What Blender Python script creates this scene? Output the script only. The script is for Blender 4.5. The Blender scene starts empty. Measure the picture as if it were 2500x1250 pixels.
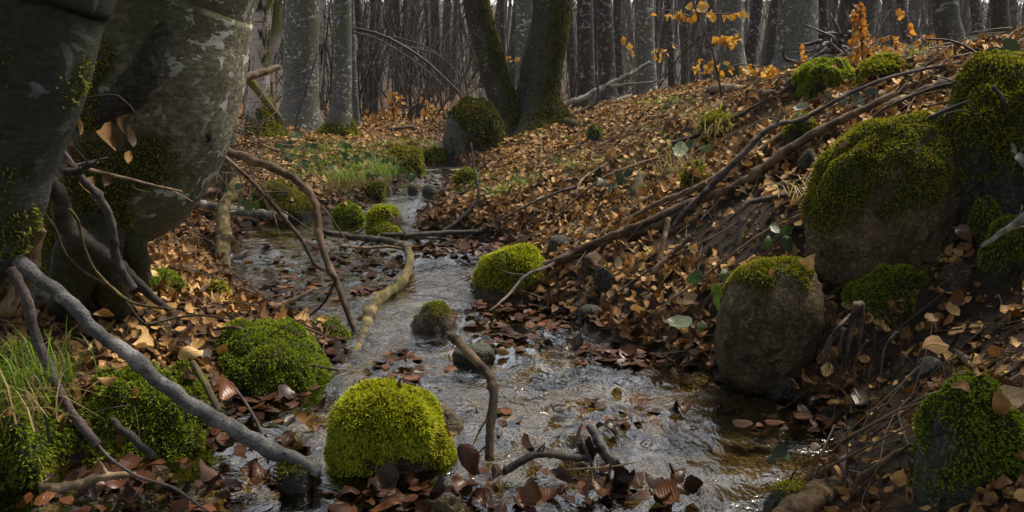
import bpy, math, time
import numpy as np
from mathutils import Vector, Matrix
T_START = time.time()
RNG = np.random.default_rng(7)
scene = bpy.context.scene
COL = scene.collection
# ------------------------------------------------------------------ camera
F_PX = 2165.0                      # focal length in photo pixels (2500 wide)
CAM_Z = 1.0
PITCH = math.radians(11.1)
CP, SP = math.cos(PITCH), math.sin(PITCH)
cam = bpy.data.cameras.new('camera'); cam.sensor_width = 36.0
cam.lens = 36.0 * F_PX / 2500.0; cam.clip_start = 0.02; cam.clip_end = 600
cam_o = bpy.data.objects.new('camera', cam); COL.objects.link(cam_o)
cam_o.location = (0, 0, CAM_Z); cam_o.rotation_euler = (math.pi/2 - PITCH, 0, 0)
scene.camera = cam_o
# ------------------------------------------------------------------ sky, sun, exposure
SUN_EL, SUN_AZ = math.radians(56), math.radians(52)     # azimuth measured from +Y towards +X
world = bpy.data.worlds.new('World'); scene.world = world; world.use_nodes = True
wn = world.node_tree; wn.nodes.clear()
sky = wn.nodes.new('ShaderNodeTexSky'); sky.sky_type = 'NISHITA'; sky.sun_disc = False
sky.sun_elevation = SUN_EL; sky.sun_rotation = SUN_AZ
sky.air_density = 1.6; sky.dust_density = 2.0; sky.ozone_density = 1.0
hs = wn.nodes.new('ShaderNodeHueSaturation'); hs.inputs['Saturation'].default_value = 0.35
bgn = wn.nodes.new('ShaderNodeBackground'); bgn.inputs['Strength'].default_value = 0.12
wo = wn.nodes.new('ShaderNodeOutputWorld')
wn.links.new(sky.outputs[0], hs.inputs['Color']); wn.links.new(hs.outputs[0], bgn.inputs['Color'])
wn.links.new(bgn.outputs[0], wo.inputs['Surface'])
sun = bpy.data.lights.new('sun', 'SUN'); sun.energy = 3.6; sun.angle = math.radians(16); sun.color = (1.0, 0.87, 0.67)
sun_o = bpy.data.objects.new('sun', sun); COL.objects.link(sun_o)
sd = Vector((math.sin(SUN_AZ)*math.cos(SUN_EL), math.cos(SUN_AZ)*math.cos(SUN_EL), math.sin(SUN_EL)))
sun_o.rotation_euler = sd.to_track_quat('Z', 'Y').to_euler()
sun_o.location = sd * 40
scene.view_settings.view_transform = 'Standard'; scene.view_settings.look = 'None'
scene.view_settings.gamma = 1.0; scene.view_settings.use_curve_mapping = False
scene.view_settings.exposure = 0.92
scene.render.engine = 'CYCLES'
cy = scene.cycles
cy.use_denoising = True
cy.max_bounces = 6; cy.diffuse_bounces = 2; cy.glossy_bounces = 3; cy.transmission_bounces = 4
cy.transparent_max_bounces = 8; cy.volume_bounces = 0; cy.sample_clamp_indirect = 4.0
cy.caustics_reflective = False; cy.caustics_refractive = False

# ------------------------------------------------------------------ helpers
def _hash(ix, iy, iz, seed):
    h = (ix.astype(np.int64)*374761393 + iy.astype(np.int64)*668265263 + iz.astype(np.int64)*2147483647 + seed*1274126177) & 0xFFFFFFFF
    h = ((h ^ (h >> 13)) * 1274126177) & 0xFFFFFFFF
    h = ((h ^ (h >> 16)) * 2246822519) & 0xFFFFFFFF
    return ((h ^ (h >> 15)) & 0xFFFFFF) / float(0xFFFFFF)
def vnoise(p, seed=0):
    p = np.asarray(p, float); i = np.floor(p); f = p - i; f = f*f*(3-2*f); i = i.astype(np.int64)
    r = 0
    for dx in (0, 1):
        for dy in (0, 1):
            for dz in (0, 1):
                w = (f[..., 0] if dx else 1-f[..., 0])*(f[..., 1] if dy else 1-f[..., 1])*(f[..., 2] if dz else 1-f[..., 2])
                r = r + w*_hash(i[..., 0]+dx, i[..., 1]+dy, i[..., 2]+dz, seed)
    return r*2-1
def fbm(p, octaves=4, seed=0, gain=0.5):
    p = np.asarray(p, float); r = 0; a = 1; s = 0
    for o in range(octaves):
        r = r + a*vnoise(p*(2**o) + o*17.3, seed+o); s += a; a *= gain
    return r/s
def sstep(a, b, x):
    t = np.clip((x-a)/(b-a), 0, 1); return t*t*(3-2*t)
def unit(v):
    v = np.asarray(v, float); return v/np.maximum(np.linalg.norm(v, axis=-1, keepdims=True), 1e-9)

def ray(u, v):
    a = (u-1250.0)/F_PX; b = (625.0-v)/F_PX
    return np.array([a, CP + b*SP, -SP + b*CP])
def P(u, v, d):
    """the point at forward distance d (metres along Y) seen at photo pixel u, v"""
    r = ray(u, v); return np.array([0, 0, CAM_Z]) + r*(d/r[1])
def proj(p):
    p = np.asarray(p, float); z = p[..., 2]-CAM_Z
    w = np.maximum(p[..., 1]*CP - z*SP, 1e-3); up = p[..., 1]*SP + z*CP
    return 1250+F_PX*p[..., 0]/w, 625-F_PX*up/w

# ------------------------------------------------------------------ terrain functions
ZS_Y = [0, 1.80, 2.12, 2.22, 3.2, 4.4, 4.85, 5.6, 5.85, 6.5, 6.9, 9.0, 14, 30, 45, 65, 95, 400]
ZS_Z = [-.07, -.045, -.02, -.01, .04, .10, .15, .17, .21, .25, .29, .36, .46, .75, 2.1, 5.0, 9.0, 11.0]
def zs(y): return np.interp(y, ZS_Y, ZS_Z)
def onwater(u, v):
    r = ray(u, v); d = np.linspace(1.0, 12, 2400)
    z = CAM_Z + r[2]*d/r[1]; k = np.argmax(z < zs(d)); return r[0]*d[k]/r[1], d[k]
EL = [(-400, 1260), (-60, 1190), (200, 1125), (470, 1085), (560, 1000), (650, 930), (790, 890), (830, 840), (720, 795), (640, 740), (575, 690), (555, 620), (590, 552), (660, 538),
      (790, 528), (885, 492), (955, 466), (990, 430), (1005, 412), (1040, 398)]
ER = [(1830, 1300), (1960, 1230), (2070, 1130), (2050, 1045), (1930, 975), (1800, 950), (1740, 905), (1600, 868), (1450, 825), (1330, 765), (1205, 722), (1160, 690),
      (1200, 650), (1240, 600), (1160, 577), (1010, 556), (1030, 505), (1135, 465), (1150, 440), (1150, 412), (1080, 398)]
_l = sorted([onwater(*p)[::-1] for p in EL]); _r = sorted([onwater(*p)[::-1] for p in ER])
LY, LX = np.array([p[0] for p in _l]), np.array([p[1] for p in _l]); RY, RX = np.array([p[0] for p in _r]), np.array([p[1] for p in _r])
def xl(y): return np.interp(y, LY, LX)
def xr(y): return np.interp(y, RY, RX)
L_ROWS = [(1.5, [0, .12, .3, .8, 2.5, 9], [0, .10, .16, .24, .4, .6]), (2.4, [0, .12, .3, .8, 2.5, 9], [0, .08, .15, .26, .45, .7]), (3.2, [0, .2, .5, 1.0, 2.2, 9], [0, .05, .14, .28, .5, .7]),
          (4.3, [0, .15, .4, .9, 1.6, 9], [0, .06, .16, .34, .45, .6]), (5.2, [0, .12, .35, .8, 2, 9], [0, .07, .16, .24, .32, .45]),
          (6.5, [0, .08, .3, .8, 2.5, 9], [0, .10, .15, .18, .22, .35]), (9, [0, .3, 1, 2, 4, 9], [0, .04, .07, .10, .12, .2]), (14, [0, 1, 4, 30], [0, 0, 0, .1]), (60, [0, 4, 10, 60], [0, 0, 0, .2])]
R_ROWS = [(1.5, [0, .12, .35, .8, 1.4, 3, 12], [0, .14, .30, .55, .85, 1.0, 1.2]), (2.4, [0, .1, .35, .7, 1.2, 2.2, 12], [0, .06, .20, .42, .75, 1.02, 1.2]),
          (3.0, [0, .15, .4, .7, 1.0, 1.6, 2.4, 12], [0, .06, .2, .40, .62, .92, 1.08, 1.2]), (4.0, [0, .15, .5, .9, 1.3, 1.9, 2.4, 12], [0, .06, .19, .40, .68, .96, 1.08, 1.2]),
          (5.0, [0, .12, .6, 1.1, 1.6, 2.1, 2.7, 12], [0, .05, .2, .38, .62, .86, .97, 1.1]), (6.5, [0, .1, .3, .8, 1.5, 2.1, 2.8, 5, 14], [0, .07, .11, .22, .42, .62, .80, .9, .8]),
          (9, [0, .3, .8, 1.4, 2.2, 3.0, 5, 14], [0, .06, .16, .3, .52, .66, .7, .5]), (13, [0, .5, 1.5, 2.5, 4, 7, 20], [0, .03, .14, .26, .3, .25, .2]), (22, [0, 4, 10, 60], [0, .05, .1, .2]), (60, [0, 4, 10, 60], [0, 0, .1, .2])]
def rows(d, y, R):
    ys = [r[0] for r in R]; H = np.stack([np.interp(d, r[1], r[2]) for r in R])
    k = np.clip(np.searchsorted(ys, y)-1, 0, len(R)-2); y0 = np.take(ys, k); y1 = np.take(ys, k+1)
    t = np.clip((y-y0)/(y1-y0), 0, 1); t = t*t*(3-2*t)
    a = np.take_along_axis(H, k[None], 0)[0]; b = np.take_along_axis(H, (k+1)[None], 0)[0]
    return a*(1-t)+b*t
def sdist(x, y):
    """signed distance (metres, across) from the stream edge, negative in the water"""
    return np.maximum(xl(y)-x, x-xr(y))
def hgt(x, y, detail=True):
    x = np.asarray(x, float).ravel(); y = np.asarray(y, float).ravel()
    l, r = xl(y), xr(y); dl = np.clip(l-x, 0, None); dr = np.clip(x-r, 0, None)
    H = np.where(x < l, rows(dl, y, L_ROWS), np.where(x > r, rows(dr, y, R_ROWS), 0.0))
    s = sdist(x, y)
    chan = sstep(0.0, -0.14, s)*0.075*(1-sstep(6.9, 7.3, y))
    z = zs(y) + H - chan
    if detail:
        q = np.stack([x, y, np.zeros_like(x)], -1)
        bank = sstep(-0.02, 0.2, s)
        z = z + bank*(0.05*fbm(q*1.7, 3, 3) + 0.022*fbm(q*7, 3, 5)) + (1-bank)*0.018*fbm(q*6, 3, 9) + 0.012*bank
        z = z + 0.25*fbm(q*0.12, 2, 11)*(1+2*sstep(30, 60, y))*sstep(10, 25, np.hypot(x, y))
    return z
def hz(x, y): return float(hgt([x], [y])[0])
def hnorm(x, y, e=0.03):
    gx = (hgt(x+e, y)-hgt(x-e, y))/(2*e); gy = (hgt(x, y+e)-hgt(x, y-e))/(2*e)
    return unit(np.stack([-gx, -gy, np.ones_like(gx)], -1))
_D = np.concatenate([np.linspace(0.8, 8, 1500), np.linspace(8, 40, 1500)])
def G(u, v, lift=0.0):
    """where the view through photo pixel u, v meets the ground (raised by lift)"""
    r = ray(u, v); x = r[0]/r[1]*_D; z = CAM_Z + r[2]/r[1]*_D
    hh = np.maximum(hgt(x, _D), zs(_D)*(sdist(x, _D) < 0) - 9*(sdist(x, _D) >= 0))
    ok = z < hh+lift; k = int(np.argmax(ok)) if ok.any() else len(_D)-1
    return np.array([x[k], _D[k], z[k]])

# ------------------------------------------------------------------ mesh helpers
MATS = {}
def mesh_np(name, V, faces, attrs=None, smooth=True, mats=None):
    V = np.asarray(V, np.float32); faces = [np.asarray(f, np.int32) for f in (faces if isinstance(faces, list) else [faces]) if len(f)]
    me = bpy.data.meshes.new(name); me.vertices.add(len(V)); me.vertices.foreach_set('co', V.ravel())
    loops = np.concatenate([f.ravel() for f in faces]); tot = np.concatenate([np.full(len(f), f.shape[1], np.int32) for f in faces])
    st = np.concatenate([[0], np.cumsum(tot)[:-1]]).astype(np.int32)
    me.loops.add(len(loops)); me.loops.foreach_set('vertex_index', loops)
    me.polygons.add(len(tot)); me.polygons.foreach_set('loop_start', st); me.polygons.foreach_set('loop_total', tot)
    me.polygons.foreach_set('use_smooth', np.full(len(tot), smooth))
    for k, a in (attrs or {}).items():
        a = np.asarray(a, np.float32)
        if a.ndim == 1: me.attributes.new(k, 'FLOAT', 'POINT').data.foreach_set('value', a)
        else: me.attributes.new(k, 'FLOAT_VECTOR', 'POINT').data.foreach_set('vector', a.ravel())
    me.update(calc_edges=True)
    return me
def tag(o, label=None, cat=None, group=None, kind=None):
    if label: o['label'] = label
    if cat: o['category'] = cat
    if group: o['group'] = group
    if kind: o['kind'] = kind
    return o
def put(name, me, mat, parent=None, loc=None):
    o = bpy.data.objects.new(name, me); COL.objects.link(o)
    if mat and not me.materials: me.materials.append(MATS[mat])
    if loc is not None: o.location = loc
    if parent: o.parent = parent
    return o
def obj(name, V, F, mat, origin=(0, 0, 0), parent=None, attrs=None, smooth=True):
    """vertices in world space; stored relative to origin (a child sits at its parent's origin)"""
    me = mesh_np(name, np.asarray(V)-np.asarray(origin), F, attrs, smooth)
    return put(name, me, mat, parent, None if parent else origin)
def empty(name, loc):
    o = bpy.data.objects.new(name, None); o.empty_display_size = 0.05; COL.objects.link(o); o.location = loc; return o
def smooth_path(pts, n, rad=None):
    """Catmull-Rom through pts, n samples; radii interpolated along"""
    p = np.asarray(pts, float); m = len(p)
    if m == 2: q = np.vstack([2*p[0]-p[1], p, 2*p[1]-p[0]])
    else: q = np.vstack([2*p[0]-p[1], p, 2*p[-1]-p[-2]])
    s = np.linspace(0, m-1-1e-6, n); i = s.astype(int); t = (s-i)[:, None]
    a, b, c, d = q[i], q[i+1], q[i+2], q[i+3]
    out = 0.5*((2*b)+(-a+c)*t+(2*a-5*b+4*c-d)*t*t+(-a+3*b-3*c+d)*t**3)
    if rad is None: return out
    return out, np.interp(np.linspace(0, 1, n), np.linspace(0, 1, len(rad)), rad)
def tube(pts, rad, sides=8, cap=True, bump=0.0, seed=0, freq=3.0, twist=0.0):
    p = np.asarray(pts, float); n = len(p); rad = np.asarray(rad, float)
    t = unit(np.gradient(p, axis=0))
    ref = np.array([0, 0, 1.0]) if abs(t[0][2]) < 0.8 else np.array([1.0, 0, 0])
    N = np.zeros((n, 3)); v = unit(ref - t[0]*ref.dot(t[0])); N[0] = v
    for i in range(1, n):
        v = v - t[i]*v.dot(t[i]); l = math.sqrt(v.dot(v)); v = v/l if l > 1e-6 else N[i-1]; N[i] = v
    B = np.cross(t, N); a = np.linspace(0, 2*math.pi, sides, endpoint=False)
    rr = np.repeat(rad[:, None], sides, 1)
    dirs = np.cos(a)[None, :, None]*N[:, None] + np.sin(a)[None, :, None]*B[:, None]
    if bump:
        base = p[:, None]+dirs*rr[..., None]
        rr = rr*(1+bump*fbm(base*freq/np.maximum(rad.mean(), 1e-4)*0.35, 3, seed))
    V = (p[:, None]+dirs*rr[..., None]).reshape(-1, 3)
    i, j = np.meshgrid(np.arange(n-1), np.arange(sides), indexing='ij'); j2 = (j+1) % sides
    Q = np.stack([i*sides+j, i*sides+j2, (i+1)*sides+j2, (i+1)*sides+j], -1).reshape(-1, 4)
    Fc = [Q]
    if cap:
        V = np.vstack([V, p[0]-t[0]*rad[0]*0.25, p[-1]+t[-1]*rad[-1]*0.25]); c0 = len(V)-2; jj = np.arange(sides)
        Fc.append(np.concatenate([np.stack([np.full(sides, c0), (jj+1) % sides, jj], -1), np.stack([np.full(sides, c0+1), (n-1)*sides+jj, (n-1)*sides+(jj+1) % sides], -1)]))
    return V, Fc
def tubes_simple(T, sides=3):
    """many thin tubes at once: list of (pts(n,3), r0, r1), all with the same n"""
    if not T: return np.zeros((0, 3)), [np.zeros((0, 4), int)]
    p = np.stack([np.asarray(x[0], float) for x in T]); r0 = np.array([x[1] for x in T]); r1 = np.array([x[2] for x in T])
    M, n, _ = p.shape; t = unit(np.gradient(p, axis=1)); mean = unit(p[:, -1]-p[:, 0])
    ref = np.where(np.abs(mean[:, 2:3]) < 0.75, np.array([[0, 0, 1.0]]), np.array([[1.0, 0, 0]]))[:, None]
    N = unit(np.cross(t, np.broadcast_to(ref, t.shape))); B = np.cross(t, N)
    a = np.linspace(0, 2*math.pi, sides, endpoint=False); r = r0[:, None]+(r1-r0)[:, None]*np.linspace(0, 1, n)[None]
    V = p[:, :, None]+r[:, :, None, None]*(np.cos(a)[:, None]*N[:, :, None]+np.sin(a)[:, None]*B[:, :, None])
    m, i, j = np.meshgrid(np.arange(M), np.arange(n-1), np.arange(sides), indexing='ij'); j2 = (j+1) % sides; o = m*n*sides
    Q = np.stack([o+i*sides+j, o+i*sides+j2, o+(i+1)*sides+j2, o+(i+1)*sides+j], -1).reshape(-1, 4)
    return V.reshape(-1, 3), [Q]
def merge(parts):
    Vs, Q, T3, o = [], [], [], 0
    for V, Fc in parts:
        Vs.append(V)
        for f in Fc:
            f = np.asarray(f)
            if len(f): (Q if f.shape[1] == 4 else T3).append(f+o)
        o += len(V)
    return np.vstack(Vs), [np.concatenate(x) for x in (Q, T3) if x]

# ------------------------------------------------------------------ materials
class NT:
    def __init__(s, name):
        s.m = bpy.data.materials.new(name); s.m.use_nodes = True; s.t = s.m.node_tree; s.t.nodes.clear()
        s.out = s.t.nodes.new('ShaderNodeOutputMaterial'); MATS[name] = s.m
    def n(s, typ, ins=None, **kw):
        nd = s.t.nodes.new('ShaderNode'+typ)
        for k, v in kw.items(): setattr(nd, k, v)
        for k, v in (ins or {}).items():
            if isinstance(v, bpy.types.NodeSocket): s.t.links.new(v, nd.inputs[k])
            else: nd.inputs[k].default_value = v
        return nd
    def noise(s, vec, scale, detail=4, rough=0.6, dist=0.0):
        return s.n('TexNoise', {'Vector': vec, 'Scale': scale, 'Detail': detail, 'Roughness': rough, 'Distortion': dist}).outputs['Fac']
    def ramp(s, fac, stops, interp='LINEAR'):
        r = s.n('ValToRGB', {'Fac': fac}); e = r.color_ramp; e.interpolation = interp
        while len(e.elements) < len(stops): e.elements.new(0.5)
        for el, (p, c) in zip(e.elements, stops):
            el.position = p; el.color = (c, c, c, 1) if isinstance(c, (int, float)) else (*c, 1)
        return r.outputs['Color']
    def mix(s, fac, a, b, mode='MIX'):
        nd = s.n('Mix', data_type='RGBA', blend_type=mode)
        for k, v in ((0, fac), (6, a), (7, b)):
            if isinstance(v, bpy.types.NodeSocket): s.t.links.new(v, nd.inputs[k])
            else: nd.inputs[k].default_value = v if k == 0 else (*v, 1)
        return nd.outputs[2]
    def math(s, op, a, b=0.0, clamp=False):
        nd = s.n('Math', {0: a, 1: b}, operation=op); nd.use_clamp = clamp; return nd.outputs[0]
    def attr(s, name): return s.n('Attribute', attribute_name=name)
    def scaled(s, vec, sc): return s.n('Mapping', {'Vector': vec, 'Scale': sc}).outputs[0]
    def obj(s): return s.n('TexCoord').outputs['Object']
    def bump(s, h, strength=0.5, dist=0.01, normal=None):
        d = {'Height': h, 'Strength': strength, 'Distance': dist}
        if normal: d['Normal'] = normal
        return s.n('Bump', d).outputs[0]
    def pbr(s, color, rough=0.8, normal=None, spec=0.4, **kw):
        d = {'Base Color': color if isinstance(color, bpy.types.NodeSocket) else (*color, 1), 'Roughness': rough, 'Specular IOR Level': spec}
        if normal: d['Normal'] = normal
        d.update(kw); b = s.n('BsdfPrincipled', d); s.t.links.new(b.outputs[0], s.out.inputs['Surface']); return b

def M_bark(name, lo, hi, lichen, lich_amt, ring=18, algae=None, moss=False, fur=0.0, rough=0.85):
    m = NT(name); o = m.obj()
    big = m.noise(o, 2.2, 4); fine = m.noise(m.scaled(o, (14, 14, 34)), 2.5, 7, 0.75)
    f2 = m.noise(o, 45, 5, .75); c = m.mix(m.ramp(fine, [(0.36, 0.0), (0.64, 1.0)]), tuple(x*.75 for x in lo), tuple(x*1.15 for x in hi)); c = m.mix(m.ramp(f2, [(0.42, .6), (0.58, 0.0)]), c, tuple(x*.45 for x in lo))
    if algae: c = m.mix(m.ramp(big, [(0.42, 0.0), (0.62, 0.75)]), c, algae)
    ln = m.noise(m.scaled(o, (1, 1, 1.3)), ring, 5, 0.55, 0.6); l2 = m.noise(o, 4.0, 2)
    lm = m.math('MULTIPLY', m.ramp(ln, [(0.565, 0.0), (0.585, 1.0)]), m.ramp(l2, [(0.55-lich_amt, 0.0), (0.68-lich_amt, 1.0)]))
    c = m.mix(m.math('MULTIPLY', lm, 0.85), c, lichen)
    stripe = m.noise(m.scaled(o, (3, 3, 60)), 2.0, 3, 0.6)
    c = m.mix(m.ramp(stripe, [(0.30, 0.5), (0.42, 0.0)]), c, tuple(x*0.35 for x in lo))
    if moss:
        a = m.attr('moss').outputs['Fac']; mn = m.noise(o, 60, 3)
        mc = m.ramp(mn, [(0.3, (.012, .014, .005)), (0.55, (.042, .045, .010)), (0.8, (.10, .10, .018))])
        c = m.mix(a, c, mc)
    h = m.math('ADD', m.math('MULTIPLY', fine, 0.6), m.math('MULTIPLY', lm, 0.4))
    if fur: h = m.math('ADD', h, m.math('MULTIPLY', m.noise(m.scaled(o, (30, 30, 7)), 1.0, 4, 0.7), fur))
    m.pbr(c, rough, m.bump(m.math('ADD', h, m.math('MULTIPLY', f2, .5)), 0.9, 0.014), 0.2)
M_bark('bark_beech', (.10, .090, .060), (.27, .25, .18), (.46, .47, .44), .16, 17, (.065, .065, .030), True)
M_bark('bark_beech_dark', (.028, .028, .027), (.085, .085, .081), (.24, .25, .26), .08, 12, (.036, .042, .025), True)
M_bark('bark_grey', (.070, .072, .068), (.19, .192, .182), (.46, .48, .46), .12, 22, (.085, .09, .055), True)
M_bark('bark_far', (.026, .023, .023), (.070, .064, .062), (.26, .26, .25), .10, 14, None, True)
M_bark('bark_rough', (.020, .018, .014), (.085, .075, .058), (.30, .30, .26), -.02, 40, None, True, fur=2.0)
m = NT('bark_birch'); o = m.obj()
n1 = m.noise(m.scaled(o, (6, 6, 2.2)), 1.2, 5, 0.65); n2 = m.noise(m.scaled(o, (4, 4, 50)), 1.5, 3)
c = m.mix(m.ramp(n2, [(0.3, 1.0), (0.45, 0.0)]), (.34, .30, .27), (.10, .085, .075))
c = m.mix(m.ramp(n1, [(0.50, 0.0), (0.56, 1.0)]), c, (.022, .019, .017))
c = m.mix(m.attr('moss').outputs['Fac'], c, m.ramp(m.noise(o, 50, 3), [(0.3, (.03, .035, .008)), (0.7, (.14, .14, .02))]))
m.pbr(c, .8, m.bump(n1, .6, .02), .2)

def M_stick(name, lo, hi, spot=None, moss=None, wet=0.0, sc=1.0):
    m = NT(name); o = m.obj()
    n1 = m.noise(o, 30*sc, 6, .75); n2 = m.noise(o, 230*sc, 4, .7); n3 = m.noise(o, 8*sc, 3, .6)
    c = m.mix(m.ramp(n1, [(0.32, 0.0), (0.66, 1.0)]), tuple(x*.7 for x in lo), hi)
    c = m.mix(m.ramp(n2, [(0.50, 0.0), (0.66, .85)]), c, tuple(x*.3 for x in lo))
    c = m.mix(m.ramp(n3, [(0.50, 0.0), (0.58, .7)]), c, tuple(x*1.5 for x in hi)); n5 = m.noise(o, 11*sc, 4, .6); c = m.mix(m.ramp(n5, [(0.40, .75), (0.50, 0.0)]), c, tuple(x*.45 for x in lo))
    if spot:
        v = m.n('TexVoronoi', {'Vector': o, 'Scale': 120.0*sc}); c = m.mix(m.ramp(v.outputs['Distance'], [(0.18, .9), (0.32, 0.0)]), c, spot)
    if moss:
        mm = m.noise(o, 12*sc, 5, .65); c = m.mix(m.ramp(mm, [(0.48, 0.0), (0.60, .9)]), c, moss)
    m.pbr(c, .78-.40*wet, m.bump(m.math('ADD', n1, m.math('MULTIPLY', n2, .6)), .9, .006), .25+.25*wet)
M_stick('stick_grey', (.085, .085, .092), (.17, .17, .18), spot=(.022, .022, .025))
M_stick('stick_brown', (.055, .036, .024), (.15, .10, .065))
M_stick('stick_tan', (.11, .075, .045), (.26, .19, .12))
M_stick('stick_dark', (.018, .015, .013), (.055, .044, .036), wet=.5)
M_stick('stick_purple', (.062, .047, .048), (.13, .105, .105))
M_stick('stick_yellow', (.040, .030, .016), (.19, .145, .068), moss=(.095, .090, .020), sc=1.6)
M_stick('stick_pale', (.13, .125, .11), (.27, .26, .23))
M_stick('stick_mossy', (.05, .04, .025), (.12, .10, .06), moss=(.11, .12, .018), sc=.6)
m = NT('wood_rotten'); o = m.n('TexCoord').outputs['Object']; g = m.noise(m.scaled(o, (60, 60, 5)), 1.0, 5, .65)
m.pbr(m.ramp(g, [(0.25, (.025, .016, .009)), (0.5, (.13, .085, .045)), (0.8, (.30, .22, .13))]), .8, m.bump(g, .9, .01), .2)
m = NT('wood_black'); o = m.obj(); g = m.noise(m.scaled(o, (1, 1, .3)), 60, 5, .7)
m.pbr(m.ramp(g, [(0.3, (.008, .008, .008)), (0.8, (.045, .044, .042))]), .45, m.bump(g, .8, .006), .5)

def leaf_mat(name, stops, rough, spec=.4, rnd='attr', vein=.55, trans=0.0, light=(1, 1, 1)):
    m = NT(name)
    f = m.attr('rnd').outputs['Fac'] if rnd == 'attr' else m.n('ObjectInfo').outputs['Random']
    c = m.ramp(f, stops)
    uv = m.attr('luv').outputs['Vector']; s = m.n('SeparateXYZ', {0: uv})
    ax = m.math('ABSOLUTE', s.outputs[0])
    w = m.math('SINE', m.math('MULTIPLY', m.math('SUBTRACT', s.outputs[1], m.math('MULTIPLY', ax, 1.1)), 52.0))
    ve = m.ramp(w, [(0.55, 0.0), (0.95, 1.0)]); mid = m.ramp(ax, [(0.0, 1.0), (0.045, 0.0)])
    v = m.math('MAXIMUM', ve, mid)
    blot = m.noise(m.n('TexCoord').outputs['Object'], 45.0, 4, .6)
    c = m.mix(m.ramp(blot, [(0.38, .55), (0.62, 0.0)]), c, m.mix(1.0, c, (.32, .24, .20), 'MULTIPLY'))
    c2 = m.mix(m.math('MULTIPLY', v, vein*.6), c, m.mix(1.0, c, (1.35, 1.3, 1.25), 'MULTIPLY'))
    b = m.pbr(c2, rough, m.bump(v, .35, .004), spec)
    if trans:
        tr = m.n('BsdfTranslucent', {'Color': m.mix(1.0, c, light, 'MULTIPLY')}); mx = m.n('MixShader', {0: trans, 1: b.outputs[0], 2: tr.outputs[0]})
        m.t.links.new(mx.outputs[0], m.out.inputs['Surface'])
DRY = [(0, (.030, .015, .006)), (.25, (.105, .050, .016)), (.5, (.30, .158, .050)), (.78, (.54, .325, .110)), (1, (.74, .52, .24))]
WET = [(0, (.016, .009, .007)), (.35, (.042, .020, .013)), (.7, (.085, .035, .019)), (1, (.17, .070, .028))]
leaf_mat('leaf_dry', DRY, .62, .3, trans=.12, light=(1.1, 1.0, .8)); leaf_mat('leaf_dry_one', DRY, .58, .35, 'obj', trans=.12, light=(1.1, 1.0, .8))
leaf_mat('leaf_wet', WET, .38, .15); leaf_mat('leaf_wet_one', WET, .32, .2, 'obj')
leaf_mat('leaf_pale', [(0, (.36, .25, .14)), (1, (.50, .37, .22))], .6, .3, 'obj', .9)
leaf_mat('leaf_gold', [(0, (.48, .26, .04)), (.5, (.66, .40, .06)), (1, (.78, .54, .12))], .55, .3, 'obj', .5, .45, (1.2, 1.0, .7))
leaf_mat('leaf_orange', [(0, (.34, .15, .03)), (.5, (.52, .27, .05)), (1, (.64, .38, .09))], .55, .3, 'obj', .5, .4, (1.2, 1.0, .7))
leaf_mat('leaf_green', [(0, (.030, .062, .020)), (.5, (.055, .105, .030)), (1, (.10, .16, .045))], .42, .4, 'obj', .7, .25, (1.2, 1.4, .6))
leaf_mat('leaf_dull_green', [(0, (.028, .052, .036)), (1, (.055, .085, .050))], .45, .4, 'obj', .7, .15, (1, 1.2, .6))

def moss_mat(name, dark, mid, tipc):
    m = NT(name); a = m.attr('tip').outputs['Fac']; r = m.attr('rnd').outputs['Fac']
    c = m.ramp(a, [(0.0, dark), (.45, mid), (1.0, tipc)])
    c = m.mix(m.ramp(r, [(0.0, .75), (.5, 0.0)]), c, m.mix(1.0, c, (.55, .60, .5), 'MULTIPLY'))
    c = m.mix(m.ramp(r, [(0.9, 0.0), (1.0, .6)]), c, (.22, .14, .03))
    b = m.pbr(c, .6, None, .25)
    tr = m.n('BsdfTranslucent', {'Color': m.mix(1.0, c, (1.3, 1.4, .7), 'MULTIPLY')}); mx = m.n('MixShader', {0: .35, 1: b.outputs[0], 2: tr.outputs[0]})
    m.t.links.new(mx.outputs[0], m.out.inputs['Surface'])
moss_mat('moss_bright', (.030, .036, .005), (.22, .235, .013), (.62, .64, .04))
moss_mat('moss_green', (.014, .022, .004), (.10, .14, .011), (.36, .42, .028))
moss_mat('moss_dark', (.010, .012, .004), (.045, .046, .009), (.13, .125, .018))
moss_mat('moss_olive', (.016, .019, .004), (.12, .12, .011), (.42, .39, .028))

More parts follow.
